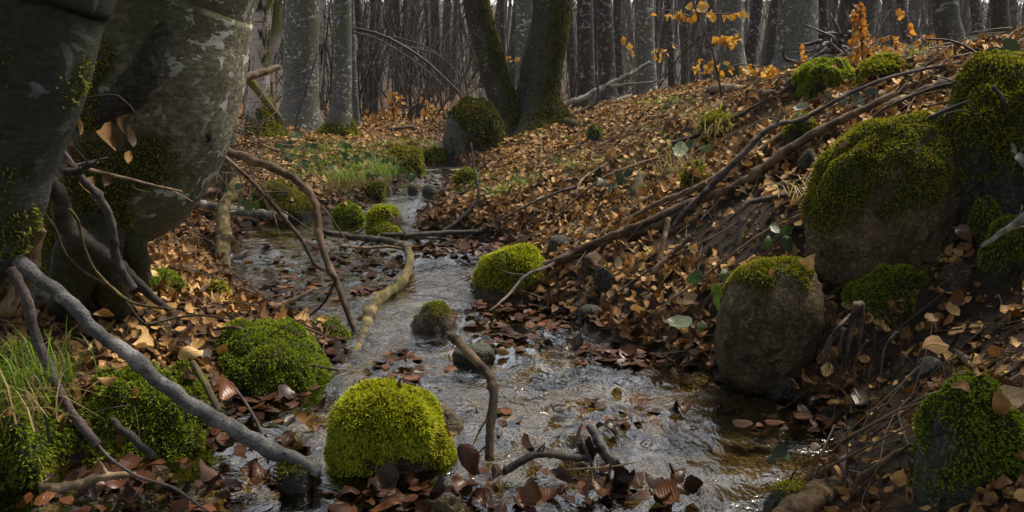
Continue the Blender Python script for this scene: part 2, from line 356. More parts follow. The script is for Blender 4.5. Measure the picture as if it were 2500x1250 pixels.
def M_rock(name, lo, hi, spot, dark, rough=.85, wet=0):
    m = NT(name); o = m.obj()
    n1 = m.noise(o, 9, 6, .65); n2 = m.noise(o, 70, 5, .7); n3 = m.noise(o, 20, 3, .5)
    c = m.mix(m.ramp(n1, [(0.3, 0.0), (0.7, 1.0)]), lo, hi)
    n6 = m.noise(o, 160, 3, .7); c = m.mix(m.ramp(n6, [(0.42, .7), (0.52, 0.0)]), c, dark); c = m.mix(m.ramp(n2, [(0.52, 0.0), (0.66, .9)]), c, spot)
    c = m.mix(m.ramp(n3, [(0.60, 0.0), (0.68, .85)]), c, dark)
    n4 = m.noise(o, 5.5, 5, .6, 1.0); c = m.mix(m.ramp(n4, [(0.45, .65), (0.56, 0.0)]), c, m.mix(1.0, c, (.45, .43, .38), 'MULTIPLY'))
    vc = m.n('TexVoronoi', {'Vector': m.n('VectorMath', {0: o, 1: m.n('VectorMath', {0: m.n('TexNoise', {'Vector': o, 'Scale': 14.0}).outputs['Color'], 3: .12}, operation='SCALE').outputs[0]}, operation='ADD').outputs[0], 'Scale': 7.0}, feature='DISTANCE_TO_EDGE').outputs['Distance']
    crack = m.ramp(vc, [(0.0, 1.0), (0.02, 0.0)]); c = m.mix(m.math('MULTIPLY', crack, .5), c, dark)
    mo = m.attr('moss').outputs['Fac']
    c = m.mix(mo, c, m.ramp(n2, [(0.3, (.012, .016, .004)), (0.7, (.05, .06, .012))]))
    wt = m.attr('wet').outputs['Fac']
    c = m.mix(m.math('MULTIPLY', wt, .7), c, m.mix(1.0, c, (.35, .33, .30), 'MULTIPLY'))
    r = m.math('SUBTRACT', rough, m.math('MULTIPLY', wt, .5))
    m.pbr(c, r, m.bump(m.math('SUBTRACT', m.math('ADD', n1, m.math('MULTIPLY', n2, .6)), m.math('MULTIPLY', crack, .3)), 1.0, .018), .3)
M_rock('rock_brown', (.068, .046, .023), (.155, .112, .060), (.26, .20, .115), (.022, .019, .015))
M_rock('rock_grey', (.050, .050, .042), (.115, .11, .09), (.20, .20, .165), (.02, .02, .018))
M_rock('rock_dark', (.018, .017, .015), (.048, .046, .042), (.11, .11, .105), (.010, .010, .010), .6)
M_rock('rock_lichen', (.040, .045, .036), (.088, .096, .075), (.15, .17, .13), (.02, .022, .018))

m = NT('soil'); o = m.obj()
n1 = m.noise(o, 3.0, 5, .6); n2 = m.noise(o, 60, 6, .75); n3 = m.noise(o, 180, 3, .6)
c = m.ramp(n2, [(0.3, (.010, .008, .006)), (.55, (.032, .023, .016)), (.75, (.075, .052, .034))])
gr = m.attr('green').outputs['Fac']
c = m.mix(gr, c, m.ramp(n2, [(0.3, (.018, .020, .006)), (.75, (.07, .075, .016))]))
lit = m.attr('litter').outputs['Fac']
c = m.mix(lit, c, m.ramp(n3, [(0.3, (.05, .027, .013)), (.5, (.16, .085, .042)), (.7, (.30, .19, .11))]))
c = m.mix(m.math('MULTIPLY', m.attr('wet').outputs['Fac'], .75), c, m.mix(1.0, c, (.40, .36, .32), 'MULTIPLY'))
m.pbr(c, .85, m.bump(m.math('ADD', n2, m.math('MULTIPLY', n3, .5)), 1.0, .02), .25)
m = NT('gravel_bed'); o = m.obj()
v1 = m.n('TexVoronoi', {'Vector': o, 'Scale': 95.0}); v2 = m.n('TexVoronoi', {'Vector': o, 'Scale': 38.0})
n1 = m.noise(o, 4.0, 4, .6)
c = m.ramp(m.n('SeparateColor', {0: v1.outputs['Color']}).outputs[0], [(0.0, (.06, .046, .014)), (.35, (.17, .13, .040)), (.7, (.29, .23, .085)), (1, (.52, .46, .26))])
c = m.mix(.35, c, m.ramp(m.n('SeparateColor', {0: v2.outputs['Color']}).outputs[0], [(0.0, (.06, .05, .03)), (1, (.42, .36, .22))]))
c = m.mix(m.ramp(n1, [(0.36, .6), (.52, 0.0)]), c, (.045, .033, .022))
m.pbr(c, .55, m.bump(m.math('ADD', v1.outputs['Distance'], v2.outputs['Distance']), .9, .012), .4)

m = NT('water'); o = m.obj()
dist = m.noise(o, 3.0, 2, .5)
q = m.n('VectorMath', {0: m.scaled(o, (1.0, .55, 1)), 1: m.n('VectorMath', {0: m.n('TexNoise', {'Vector': o, 'Scale': 3.5, 'Detail': 2.0}).outputs['Color'], 3: .35}, operation='SCALE').outputs[0]}, operation='ADD').outputs[0]
w1 = m.noise(q, 13, 2, .5, 1.2); w2 = m.noise(q, 44, 2, .5, 1.5); w3 = m.noise(q, 4, 2, .5, .5)
calm = m.ramp(m.noise(o, 1.7, 3, .5, .6), [(0.40, .22), (0.60, 1.0)])
hh = m.math('ADD', m.math('MULTIPLY', calm, m.math('ADD', m.math('MULTIPLY', w1, .0085), m.math('MULTIPLY', w2, .0030))), m.math('MULTIPLY', w3, .014))
nn = m.bump(hh, 1.0, 1.0)
fr = m.n('Fresnel', {'IOR': 1.5, 'Normal': nn}).outputs[0]
gl = m.n('BsdfGlossy', {'Color': (1, 1, 1, 1), 'Roughness': .02, 'Normal': nn})
tp = m.n('BsdfTransparent', {'Color': (.74, .66, .50, 1)})
mx = m.n('MixShader', {0: m.math('MULTIPLY', fr, 2.4, True), 1: tp.outputs[0], 2: gl.outputs[0]})
m.t.links.new(mx.outputs[0], m.out.inputs['Surface'])

def blade_mat(name, stops):
    m = NT(name); c = m.ramp(m.attr('rnd').outputs['Fac'], stops); b = m.pbr(c, .5, None, .3)
    tr = m.n('BsdfTranslucent', {'Color': m.mix(1.0, c, (1.2, 1.4, .7), 'MULTIPLY')}); mx = m.n('MixShader', {0: .35, 1: b.outputs[0], 2: tr.outputs[0]})
    m.t.links.new(mx.outputs[0], m.out.inputs['Surface'])
blade_mat('grass_green', [(0, (.05, .095, .010)), (.6, (.14, .24, .018)), (.85, (.28, .35, .035)), (.92, (.34, .28, .11)), (1, (.44, .35, .16))])
blade_mat('grass_dry', [(0, (.12, .08, .035)), (.6, (.28, .20, .09)), (1, (.42, .34, .18))])
blade_mat('twig_brown', [(0, (.025, .018, .013)), (.7, (.09, .062, .042)), (1, (.22, .165, .11))])
M_stick('twig_far', (.028, .022, .020), (.075, .058, .050))
m = NT('needles'); m.pbr(m.ramp(m.attr('rnd').outputs['Fac'], [(0, (.010, .020, .010)), (1, (.030, .055, .020))]), .6, None, .3)
# ================================================================== THE SETTING
def spaced(lo, hi, fine_lo, fine_hi, step, grow=1.12):
    a = list(np.arange(fine_lo, fine_hi, step)); s = step; x = a[-1]
    while x < hi: s *= grow; x += s; a.append(x)
    s = step; x = a[0]; b = []
    while x > lo: s *= grow; x -= s; b.append(x)
    return np.array(b[::-1]+a)
def in_ell(u, v, ells):
    r = np.zeros_like(u)
    for (cu, cv, ru, rv, w) in ells: r = np.maximum(r, w*np.clip(2.4*(1-np.sqrt(((u-cu)/ru)**2+((v-cv)/rv)**2)), 0, 1))
    return r
# where the bare dark soil, green ground and wet leaf mats are (photo pixels, turned into places on the ground)
SOIL = [(1800, 570, 270, 100, 1), (2120, 900, 150, 190, 1), (2140, 1080, 150, 130, 1), (2360, 720, 200, 130, .8), (2330, 800, 260, 120, .75), (2050, 640, 120, 90, 1), (2430, 620, 160, 160, .8), (330, 770, 160, 60, .3), (120, 560, 120, 200, .9)]
GREEN = [(820, 400, 190, 60, 1), (770, 385, 150, 45, 1), (700, 385, 90, 40, .8), (900, 430, 100, 40, 1), (980, 365, 110, 30, .8), (1260, 445, 80, 25, .8), (1200, 475, 70, 16, .8), (1420, 405, 90, 20, .7), (1640, 350, 120, 40, .6), (1640, 262, 90, 25, .7),
         (1130, 440, 60, 40, .7), (1750, 300, 60, 40, .7), (1520, 420, 160, 30, .4), (60, 930, 120, 120, .9), (380, 690, 90, 30, .8)]
X = spaced(-260, 260, -3.3, 3.6, .035); Y = spaced(-14, 400, .9, 8.6, .035)
gx, gy = np.meshgrid(X, Y); H = hgt(gx, gy)
V = np.stack([gx.ravel(), gy.ravel(), H], -1)
V[:, 2] += .010*fbm(V*[28, 28, 0], 3, 17)*(np.abs(gx.ravel()) < 4)*(gy.ravel() < 9)*(gy.ravel() > .8)
nx, ny = len(X), len(Y); i, j = np.meshgrid(np.arange(ny-1), np.arange(nx-1), indexing='ij')
Q = np.stack([i*nx+j, i*nx+j+1, (i+1)*nx+j+1, (i+1)*nx+j], -1).reshape(-1, 4)
u_, v_ = proj(V); s_ = sdist(V[:, 0], V[:, 1]); fr_ = V[:, 1] > .5
green = in_ell(u_, v_, GREEN)*fr_*sstep(-.1, .25, fbm(V*[9, 9, 0], 3, 21)+.15)
litter = (1-.85*sstep(13, 24, V[:, 1]))*np.clip(1-in_ell(u_, v_, SOIL)*fr_, 0, 1)*sstep(.0, .1, s_)*(.35+.65*sstep(4, 9, V[:, 1]))*sstep(-.5, .1, fbm(V*[6, 6, 0], 3, 22))
wet = 1-sstep(-.02, .12, s_)*1.0
wet = np.maximum(wet, sstep(.12, .0, V[:, 2]-zs(V[:, 1]))*(V[:, 1] < 7.2))
ground = obj('ground', V, [Q], 'soil', attrs={'green': green, 'litter': litter, 'wet': wet}); ground['kind'] = 'structure'
# stream bed: gravel sheet a little above the channel floor
ys_ = np.arange(1.0, 7.25, .03); xs_ = np.linspace(-.02, 1.02, 64)
yy, tt = np.meshgrid(ys_, xs_, indexing='ij'); xx = xl(yy)+(xr(yy)-xl(yy))*tt
zb = hgt(xx, yy).reshape(xx.shape)+np.where(sdist(xx, yy) < -.035, .006, -.012)
def strip(xx, yy, zz):
    a, b = xx.shape; V = np.stack([xx, yy, zz], -1).reshape(-1, 3); i, j = np.meshgrid(np.arange(a-1), np.arange(b-1), indexing='ij')
    return V, [np.stack([i*b+j, i*b+j+1, (i+1)*b+j+1, (i+1)*b+j], -1).reshape(-1, 4)]
V, Fq = strip(xx, yy, zb); o = obj('stream_bed', V, Fq, 'gravel_bed'); o['kind'] = 'structure'
ys_ = np.arange(.9, 7.25, .02); xs_ = np.linspace(-.06, 1.06, 90)
yy, tt = np.meshgrid(ys_, xs_, indexing='ij'); xx = xl(yy)+(xr(yy)-xl(yy))*tt
q = np.stack([xx*1.0, yy*.6, 0*xx], -1)
zw = zs(yy)+.004*fbm(q*9, 3, 41)+.0025*fbm(q*26, 2, 43)
V, Fq = strip(xx, yy, zw); o = obj('water', V, Fq, 'water'); o['kind'] = 'structure'

# ================================================================== LEAVES (templates)
def leaf_template(seed, hi=True, fold=.25, curl=.3, wav=.05, wid=.33, roll=0.0):
    r = np.random.default_rng(seed)
    t = np.array([0, .09, .27, .47, .67, .86, 1.0]) if hi else np.array([0, .3, .7, 1.0])
    hw = np.interp(t, [0, .09, .27, .47, .67, .86, 1], [0.0, .52, .90, 1, .86, .48, 0])*wid
    V, UV, k = [], [], r.normal(0, 1, 6); tw = r.normal(0, .5)*(curl > .3)
    for a, (ti, wi) in enumerate(zip(t, hw)):
        cz = curl*((ti-.45)**2*1.6)*k[0] + .07*math.sin(ti*5+k[1]*3)
        yy = ti-.5; sx = roll*(ti-.5)+.05*k[5]*math.sin(ti*3.1)
        if wi < 1e-6: V.append((sx, yy, cz)); UV.append((0, ti, 0)); continue
        for sgn in (-1, 0, 1):
            wj = wi*(1+.07*r.normal()*abs(sgn)); e = abs(sgn)*(fold*wj*(1+.6*k[2]*sgn)+wav*math.sin(ti*9+sgn*k[3]*3+k[4])+.03*r.normal()*(curl > .3)); x_ = sgn*wj*(1-.18*abs(fold)); an = tw*(ti-.5)
            V.append((x_*math.cos(an)-e*math.sin(an)+sx, yy+.03*r.normal()*abs(sgn), cz+e*math.cos(an)+x_*math.sin(an))); UV.append((sgn*wi, ti, 0))
    n = len(t); T3, Qd = [], []
    T3 += [(0, 2, 1), (0, 3, 2)]
    for a in range(1, n-2):
        b = 1+(a-1)*3
        Qd += [(b, b+1, b+4, b+3), (b+1, b+2, b+5, b+4)]
    b = 1+(n-3)*3; T3 += [(b, b+1, b+3), (b+1, b+2, b+3)]
    return np.array(V), np.array(Qd), np.array(T3), np.array(UV)
TPL_HI = [leaf_template(100+i, True, *p) for i, p in enumerate([(.7, .9, .06, .36), (-.8, .8, .06, .34), (1.3, .7, .07, .40), (.4, 1.2, .08, .33), (.3, .5, .05), (.7, .6, .06), (-.5, .5, .06), (.15, .9, .08), (1.0, .4, .05), (-.9, .7, .05), (.5, -.9, .08), (.2, .3, .12, .36), (1.4, .8, .06), (-.3, 1.2, .09, .30)])]
TPL_LO = [leaf_template(200+i, False, *p) for i, p in enumerate([(.3, .5, .05), (.7, .6, .06), (-.5, .5, .06), (1.0, .4, .05), (-.9, .7, .05), (.2, .8, .1)])]
TPL_FLAT = [leaf_template(300+i, True, *p) for i, p in enumerate([(.12, .25, .04), (.2, .2, .06), (-.15, .3, .05), (.3, .4, .05), (-.3, .2, .07)])]
def frames(n, az, tilt):
    """rotation matrices: leaf lies on the surface with normal n (N,3), tilted"""
    N = unit(n+tilt); r = np.stack([np.cos(az), np.sin(az), 0*az], -1); t = unit(r-N*(r*N).sum(-1, keepdims=True)); b = np.cross(N, t)
    return np.stack([t, b, N], -1)
def leaf_field(name, pos, R, size, rnd, tpls, mat, rng, parent=None, origin=(0, 0, 0)):
    k = rng.integers(0, len(tpls), len(pos)); Vs, Qs, Ts, A, U, o = [], [], [], [], [], 0
    for ti, (tv, tq, t3, uv) in enumerate(tpls):
        m = k == ti
        if not m.any(): continue
        n = int(m.sum()); W = rng.uniform(.82, 1.2, (n, 1))
        tv2 = tv[None]*np.stack([W[:, 0], np.ones(n), rng.uniform(.35, 1.05, n)], -1)[:, None]*size[m][:, None, None]
        V = pos[m][:, None]+np.einsum('nij,nvj->nvi', R[m], tv2)
        off = (o+np.arange(n)*len(tv))[:, None, None]
        Vs.append(V.reshape(-1, 3)); Qs.append((tq[None]+off).reshape(-1, 4)); Ts.append((t3[None]+off).reshape(-1, 3))
        A.append(np.repeat(rnd[m], len(tv))); U.append(np.tile(uv, (n, 1))); o += n*len(tv)
    return obj(name, np.vstack(Vs), [np.concatenate(Qs), np.concatenate(Ts)], mat, origin, parent, {'rnd': np.concatenate(A), 'luv': np.vstack(U)})
LEAF_ME = {}
def leaf_mesh(kind, k, mat):
    key = (kind, k, mat)
    if key not in LEAF_ME:
        tv, tq, t3, uv = {'hi': TPL_HI, 'flat': TPL_FLAT}[kind][k]
        me = mesh_np('leaf', tv, [tq, t3], {'luv': uv}); me.materials.append(MATS[mat]); LEAF_ME[key] = me
    return LEAF_ME[key]
def leaf_obj(name, kind, k, mat, pos, R, size, parent=None):
    o = bpy.data.objects.new(name, leaf_mesh(kind, k, mat)); COL.objects.link(o)
    M = Matrix.Identity(4)
    for a in range(3):
        for b in range(3): M[a][b] = R[a][b]*size
        M[a][3] = pos[a]
    if parent:
        o.parent = parent; M = Matrix.Translation(-Vector(parent.location)) @ M
    o.matrix_local = M
    return o

# ================================================================== ROCKS AND MOSS
def icosphere(sub):
    import bmesh
    bm = bmesh.new(); bmesh.ops.create_icosphere(bm, subdivisions=sub, radius=1.0)
    V = np.array([v.co[:] for v in bm.verts]); Fc = np.array([[v.index for v in f.verts] for f in bm.faces]); bm.free(); return V, Fc
ICO = {s: icosphere(s) for s in (3, 4, 5)}
def vert_normals(V, Fc):
    n = np.cross(V[Fc[:, 1]]-V[Fc[:, 0]], V[Fc[:, 2]]-V[Fc[:, 0]]); N = np.zeros_like(V)
    for k in range(3): np.add.at(N, Fc[:, k], n)
    return unit(N)
def sample_tris(V, Fc, w, n, rng):
    a = np.linalg.norm(np.cross(V[Fc[:, 1]]-V[Fc[:, 0]], V[Fc[:, 2]]-V[Fc[:, 0]]), axis=1)/2*w[Fc].mean(1)
    if a.sum() <= 0: return np.zeros(0, int), np.zeros((0, 3))
    f = rng.choice(len(Fc), n, p=a/a.sum()); r = rng.random((n, 2)); s = np.sqrt(r[:, :1])
    return f, np.concatenate([1-s, s*(1-r[:, 1:]), s*r[:, 1:]], 1)
def sprigs(pos, nor, L, wid, rng, droop=.35, spread=.75, rnd=None):
    n = len(pos); d = unit(nor+rng.normal(0, spread, (n, 3))*.7+np.array([0, 0, -droop])*(1-np.abs(nor[:, 2:3])))
    side = unit(np.cross(d, rng.normal(0, 1, (n, 3)))); bend = unit(np.cross(side, d))*rng.normal(0, .35, (n, 1))+np.array([0, 0, -.25])*rng.random((n, 1))
    l = L*rng.uniform(.55, 1.25, (n, 1)); w = wid*rng.uniform(.6, 1.3, (n, 1))
    b0 = pos-d*l*.15; mid = pos+d*l*.55+bend*l*.15; tip = pos+d*l+bend*l*.5
    V = np.stack([b0-side*w*.35, b0+side*w*.35, mid-side*w*.5, mid+side*w*.5, tip], 1).reshape(-1, 3)
    o = np.arange(n)[:, None]*5
    Q = np.concatenate([o+0, o+1, o+3, o+2], 1); T3 = np.concatenate([o+2, o+3, o+4], 1)
    tp = np.tile([0, 0, .55, .55, 1.0], n); r = rng.random(n) if rnd is None else rnd
    return V, [Q, T3], {'tip': tp, 'rnd': np.repeat(r, 5)}
def moss_part(parent, V, Fc, mask, area_density, L, wid, mat, seed, droop=.5):
    rng = np.random.default_rng(seed)
    ta = np.linalg.norm(np.cross(V[Fc[:, 1]]-V[Fc[:, 0]], V[Fc[:, 2]]-V[Fc[:, 0]]), axis=1)/2
    n = int(np.clip((ta*mask[Fc].mean(1)).sum()*area_density, 40, 21000))
    f, bc = sample_tris(V, Fc, mask, n, rng)
    if len(f) == 0: return None
    N = vert_normals(V, Fc); pos = (V[Fc[f]]*bc[..., None]).sum(1); nor = unit((N[Fc[f]]*bc[..., None]).sum(1))
    lump = .5+.5*fbm(pos*40, 2, seed); big = fbm(pos*9, 3, seed+8); r = np.clip(.5*lump+.35*rng.random(n)+.55*big+.12, 0, .9); br = (big > .30) & (rng.random(n) < .5); r[br] = rng.uniform(.93, 1, br.sum())
    mv = (mask[Fc[f]]*bc).sum(1)
    Vm, Fm, at = sprigs(pos+nor*(.001+.006*lump[:, None]*mv[:, None]), nor, L*(.35+.75*mv[:, None])*(.7+.6*lump[:, None]), wid, rng, droop, .8, r)
    o = obj('moss', Vm, Fm, mat, (parent.parent or parent).location, parent, at, smooth=False); o['kind'] = 'stuff'; return o
def rock(name, label, cat, box, d, mat, seed, moss=None, mossmat='moss_green', sub=4, deep=.85, sink=.8, amp=.16, pw=2.3, group=None, tilt=0.0, mdir=(0, 0, 1), dens=75000, L=.011, wid=.0045, mnoise=.5, wetline=None, freq=1.6, skew=0.0, top=None, jag=0.0, lump=1.0, topz=None, fixed=False, foot=.3):
    u0, u1, v0, v1 = box
    if not fixed: d = float(G((u0+u1)/2, v1)[1]); d = d+.6*deep*(u1-u0)/2*d/F_PX
    vb = v1+(v1-v0)*sink
    c = P((u0+u1)/2, (v0+vb)/2, d); k = d/CP/F_PX*1.02
    S = np.array([(u1-u0)/2*k, (u1-u0)/2*k*deep, (vb-v0)/2*k])
    D, Fc = ICO[sub]
    e = 2.0/pw; W = np.sign(D)*np.abs(D)**e; W = W/np.maximum(np.linalg.norm(np.abs(W)**1.0, axis=1, keepdims=True), 1e-6)
    rad = (np.abs(D)**pw).sum(1)**(-1.0/pw)
    W = D*rad[:, None]
    W = W*(1+amp*fbm(D*freq+seed*3.7, 4, seed)*1.3+.35*amp*fbm(D*4.5+seed, 3, seed+1))[:, None]
    if jag:      # flat facets
        r2 = np.random.default_rng(seed+5)
        for a in range(7):
            nn = unit(r2.normal(0, 1, 3)); h = 1-jag*r2.uniform(.5, 1.2); dd = W@nn; W = W-nn[None]*np.clip(dd-h, 0, None)[:, None]*.9
    W[:, :2] *= (1+foot*np.clip(-W[:, 2:3], 0, 1))
    W = W/np.array([np.abs(W[W[:, 2] > -.15][:, 0]).max(), np.abs(W[W[:, 2] > -.15][:, 1]).max(), np.abs(W[:, 2]).max()])
    if skew: W[:, 0] += skew*(W[:, 2])*np.clip(W[:, 2], -1, 1)
    if top: W[:, 0] *= 1-top*np.clip(W[:, 2], 0, 1)
    V = W*S*(1+.022*fbm(W*7+seed, 3, seed+11)*(1 if sub > 3 else .6))[:, None]
    if tilt: ca, sa = math.cos(tilt), math.sin(tilt); V = np.stack([V[:, 0]*ca+V[:, 2]*sa, V[:, 1], -V[:, 0]*sa+V[:, 2]*ca], -1)
    if topz is not None: c[2] = topz-V[:, 2].max()
    V = V+c; N = vert_normals(V, Fc)
    base = np.array([c[0], c[1], V[:, 2].min()])
    mk = np.zeros(len(V))
    if moss is not None:
        md = unit(np.array(mdir, float)); mk = sstep(moss-.12, moss+.12, N@md+mnoise*fbm(V*14, 3, seed+3))
        rel = (V[:, 2]-c[2])/max(S[2], 1e-3); mk = mk*sstep(-.15, .25, rel+.45*fbm(V*11, 3, seed+6)+(1.3 if cat == 'moss mound' else .12))
        V = V+N*(mk*(.007+.010*lump*fbm(V*26, 3, seed+4)))[:, None]
    wl = zs(d)+.02 if wetline is None else wetline
    wt = sstep(wl+.03, wl, V[:, 2]+.01*fbm(V*20, 2, 5))
    o = obj(name, V, [Fc], mat, base, None, {'moss': np.clip(mk*1.1, 0, 1), 'wet': wt}); tag(o, label, cat, group)
    if moss is not None: moss_part(o, V, Fc, mk, dens, L, wid, mossmat, seed+9)
    return o
st = 'stone'; bo = 'boulder'
rock('mossy_boulder', 'dome stone thickly covered in bright yellow-green moss, standing in the stream', bo, (788, 1104, 930, 1146), 2.26, 'rock_brown', 3, -.22, 'moss_bright', 5, .75, .55, 0.20, 2.7, dens=150000, L=0.0136, wid=0.0044, mnoise=.7, freq=1.2, top=.16, skew=.06)
rock('smooth_stone', 'smooth bare brown stone pressed against the bright moss-covered dome', st, (985, 1150, 975, 1125), 2.46, 'rock_brown', 4, None, sub=4, deep=.8, amp=.06, pw=2.3, skew=-.1, fixed=True)
rock('moss_mound', 'long low mound of deep green moss beside the stream, crossed by thin twigs', 'moss mound', (468, 828, 786, 940), 2.9, 'rock_dark', 5, -.25, 'moss_green', 5, 0.87, 0.8, 0.30, 2.2, dens=68200, L=0.0117, freq=2.0, mnoise=.95)
rock('moss_mound', 'green moss mound under the grey spotted pole', 'moss mound', (190, 515, 900, 1085), 2.42, 'rock_dark', 6, -.25, 'moss_green', 5, 0.87, 0.8, 0.38, 2.2, dens=68200, L=0.0126, freq=2.0, mnoise=.95)
rock('moss_mound', 'small round green moss mound between the two larger mounds', 'moss mound', (395, 505, 885, 1000), 2.62, 'rock_dark', 7, -.25, 'moss_green', 4, 1.01, 0.8, 0.32, 2.2, dens=62000, freq=2.0, mnoise=.95)
rock('moss_mound', 'shaded moss mound with long grass growing on it', 'moss mound', (-110, 195, 820, 1160), 2.1, 'rock_dark', 8, -.7, 'moss_green', 5, 1.01, 0.8, 0.43, 2.2, dens=55800, L=0.0144, freq=2.0, mnoise=.95)
rock('moss_mound', 'knob of green moss next to the grassy mound', 'moss mound', (70, 170, 1010, 1110), 2.0, 'rock_dark', 9, -.2, 'moss_green', 4, 1.01, 0.8, 0.32, 2.2, dens=62000, L=0.0135, freq=2.0, mnoise=.95)
rock('stream_stone', 'rounded brown stone with thin moss cap midstream', st, (1000, 1118, 742, 808), 3.36, 'rock_brown', 10, .70, 'moss_olive', 4, .9, 1.1, 0.12, 2.0, foot=.3, dens=68200, L=0.0072, mnoise=.3)
rock('mossy_stone', 'long stone with bright moss back where the poles reach the water', st, (1158, 1352, 606, 705), 4.0, 'rock_brown', 11, -.05, 'moss_bright', 4, .6, 0.8, 0.150, 2.2, dens=68200, L=0.0126, mnoise=.4, mdir=(-.5, -.1, 1), skew=.1)
rock('moss_hummock', 'small dark green moss hummock at the water by the grassy bank', 'moss mound', (818, 884, 500, 542), 5.25, 'rock_dark', 12, -.2, 'moss_green', 4, 1.16, 0.8, 0.30, 2.2, dens=37200, L=0.0144, wid=0.0077, freq=2.0, mnoise=.95)
rock('mossy_stone', 'angular brown stone with moss on its flanks midstream by the twig dam', st, (900, 992, 508, 566), 4.98, 'rock_brown', 13, .35, 'moss_bright', 4, .8, 0.8, 0.240, 2.2, dens=43400, L=0.0126, wid=0.0066, mdir=(-.6, -.4, .5), mnoise=.6, jag=.25)
rock('moss_hummock', 'flat bright moss cushion in front of the angular stream stone', 'moss mound', (912, 976, 546, 570), 4.86, 'rock_dark', 14, -.3, 'moss_bright', 4, 1.16, 0.8, 0.30, 2.2, dens=49600, L=0.0108, wid=0.0066, freq=2.0, mnoise=.95)
rock('mossy_boulder', 'dark mossy boulder sloping down to the pool behind the arching twig', bo, (592, 772, 450, 522), 5.05, 'rock_dark', 15, .05, 'moss_olive', 4, .7, 0.8, 0.180, 2.2, dens=27900, L=0.0126, wid=0.0066, tilt=.55, mdir=(.3, -.3, 1), mnoise=.5)
rock('mossy_boulder', 'tall egg-shaped brown boulder with moss cap at the edge of the pool', bo, (1748, 1998, 632, 948), 2.92, 'rock_brown', 16, .60, 'moss_olive', 5, .75, .12, .12, 2.4, foot=0, dens=68200, L=0.0099, mnoise=.35, mdir=(-.15, .0, 1), skew=.12, tilt=.12)
rock('mossy_boulder', 'big boulder with thick moss over its top, half way up the bank', bo, (1975, 2375, 290, 655), 3.25, 'rock_brown', 17, .14, 'moss_olive', 5, .8, .30, .22, 2.15, dens=43400, L=0.0087, wid=0.0051, mnoise=.6, mdir=(-.55, .05, 1), skew=.25, freq=1.3)
rock('mossy_boulder', 'upper bank boulder under a mat of olive moss with dark face', bo, (2270, 2720, 150, 490), 3.45, 'rock_dark', 18, .30, 'moss_olive', 5, .8, 0.8, 0.180, 2.2, dens=37200, L=0.0126, wid=0.0055, mnoise=.4, mdir=(0, -.2, 1))
rock('moss_ledge', 'ledge of feathery green moss above the hanging roots', 'moss mound', (2078, 2290, 645, 740), 2.7, 'rock_dark', 19, .0, 'moss_green', 4, 0.87, 0.8, 0.38, 2.2, dens=68200, L=0.0126, mdir=(-.3, -.2, 1), tilt=-.25, freq=2.0, mnoise=.95)
rock('mossy_boulder', 'shaded boulder with ragged moss among loose leaves, lowest on the bank', bo, (2225, 2490, 900, 1200), 1.78, 'rock_grey', 20, .10, 'moss_green', 5, .8, 0.8, 0.180, 2.2, dens=62000, L=0.0099, wid=0.0044, mnoise=.8, mdir=(.2, -.3, 1))
rock('small_stone', 'pale fist-sized stone at the foot of the egg-shaped boulder', st, (1868, 1955, 914, 970), 2.72, 'rock_grey', 21, None, sub=4, amp=.14, pw=2.6, jag=.2)
rock('small_stone', 'squarish brown stone lodged in the soil under a torn leaf', st, (2222, 2290, 866, 935), 2.15, 'rock_grey', 22, None, sub=4, amp=.10, pw=3.2, jag=.25, tilt=.2)
rock('small_stone', 'flat oval stone lying on the bank above the moss ledge', st, (2300, 2378, 640, 674), 2.7, 'rock_brown', 23, None, sub=4, amp=.08, pw=2.4)
rock('small_stone', 'small round stone just below the flat oval stone', st, (2318, 2366, 668, 702), 2.62, 'rock_grey', 24, None, sub=3, amp=.12, pw=2.6)
rock('small_stone', 'upright wedge-shaped stone standing in leaves below the poles', st, (1458, 1514, 638, 710), 3.75, 'rock_grey', 25, None, sub=4, amp=.12, pw=2.8, jag=.25, tilt=-.3)
rock('small_stone', 'broad dull stone half buried behind the wedge-shaped one', st, (1412, 1484, 612, 668), 3.95, 'rock_brown', 26, None, sub=4, amp=.14, pw=2.6, jag=.2)
rock('small_stone', 'low greenish stone in leaves behind the mossy water-side stone', st, (1338, 1398, 574, 610), 4.5, 'rock_grey', 27, None, sub=4, amp=.10)
rock('small_stone', 'dark wet stone at the waterline among soaked leaves', st, (1408, 1472, 740, 778), 3.45, 'rock_dark', 28, None, sub=4, amp=.12)
rock('mossy_boulder', 'distant tall boulder draped in moss beside the twin mossy trees', bo, (1082, 1236, 248, 374), 8.6, 'rock_grey', 29, -.02, 'moss_dark', 5, .8, 0.8, 0.180, 2.2, dens=7440, L=0.0270, wid=0.0166, mdir=(.7, -.1, .8), mnoise=.5)
rock('stump_stone', 'dark mossy upright stone alone on the leaf slope below the trees', st, (1433, 1471, 311, 348), 7.7, 'rock_dark', 30, .1, 'moss_olive', 3, .8, 0.8, 0.150, 2.2, dens=5580, L=0.0224, wid=0.0133)
rock('moss_hummock', 'moss-covered hump on the crest of the slope near the orange sapling', 'moss mound', (1952, 2084, 152, 236), 4.9, 'rock_dark', 31, -.1, 'moss_green', 4, 1.16, 0.8, 0.32, 2.2, dens=37200, L=0.0162, wid=0.0077, tilt=-.3, freq=2.0, mnoise=.95)
rock('moss_hummock', 'brownish moss hump behind the orange sapling', 'moss mound', (2100, 2210, 138, 200), 4.6, 'rock_dark', 32, -.1, 'moss_olive', 4, 1.16, 0.8, 0.32, 2.2, dens=31000, L=0.0162, wid=0.0077, freq=2.0, mnoise=.95)
rock('moss_hummock', 'moss tuft with grass at the edge of the leaf slope', 'moss mound', (1708, 1788, 280, 326), 5.3, 'rock_dark', 33, -.2, 'moss_olive', 4, 1.16, 0.8, 0.38, 2.2, dens=31000, L=0.0162, wid=0.0077, freq=2.0, mnoise=.95)
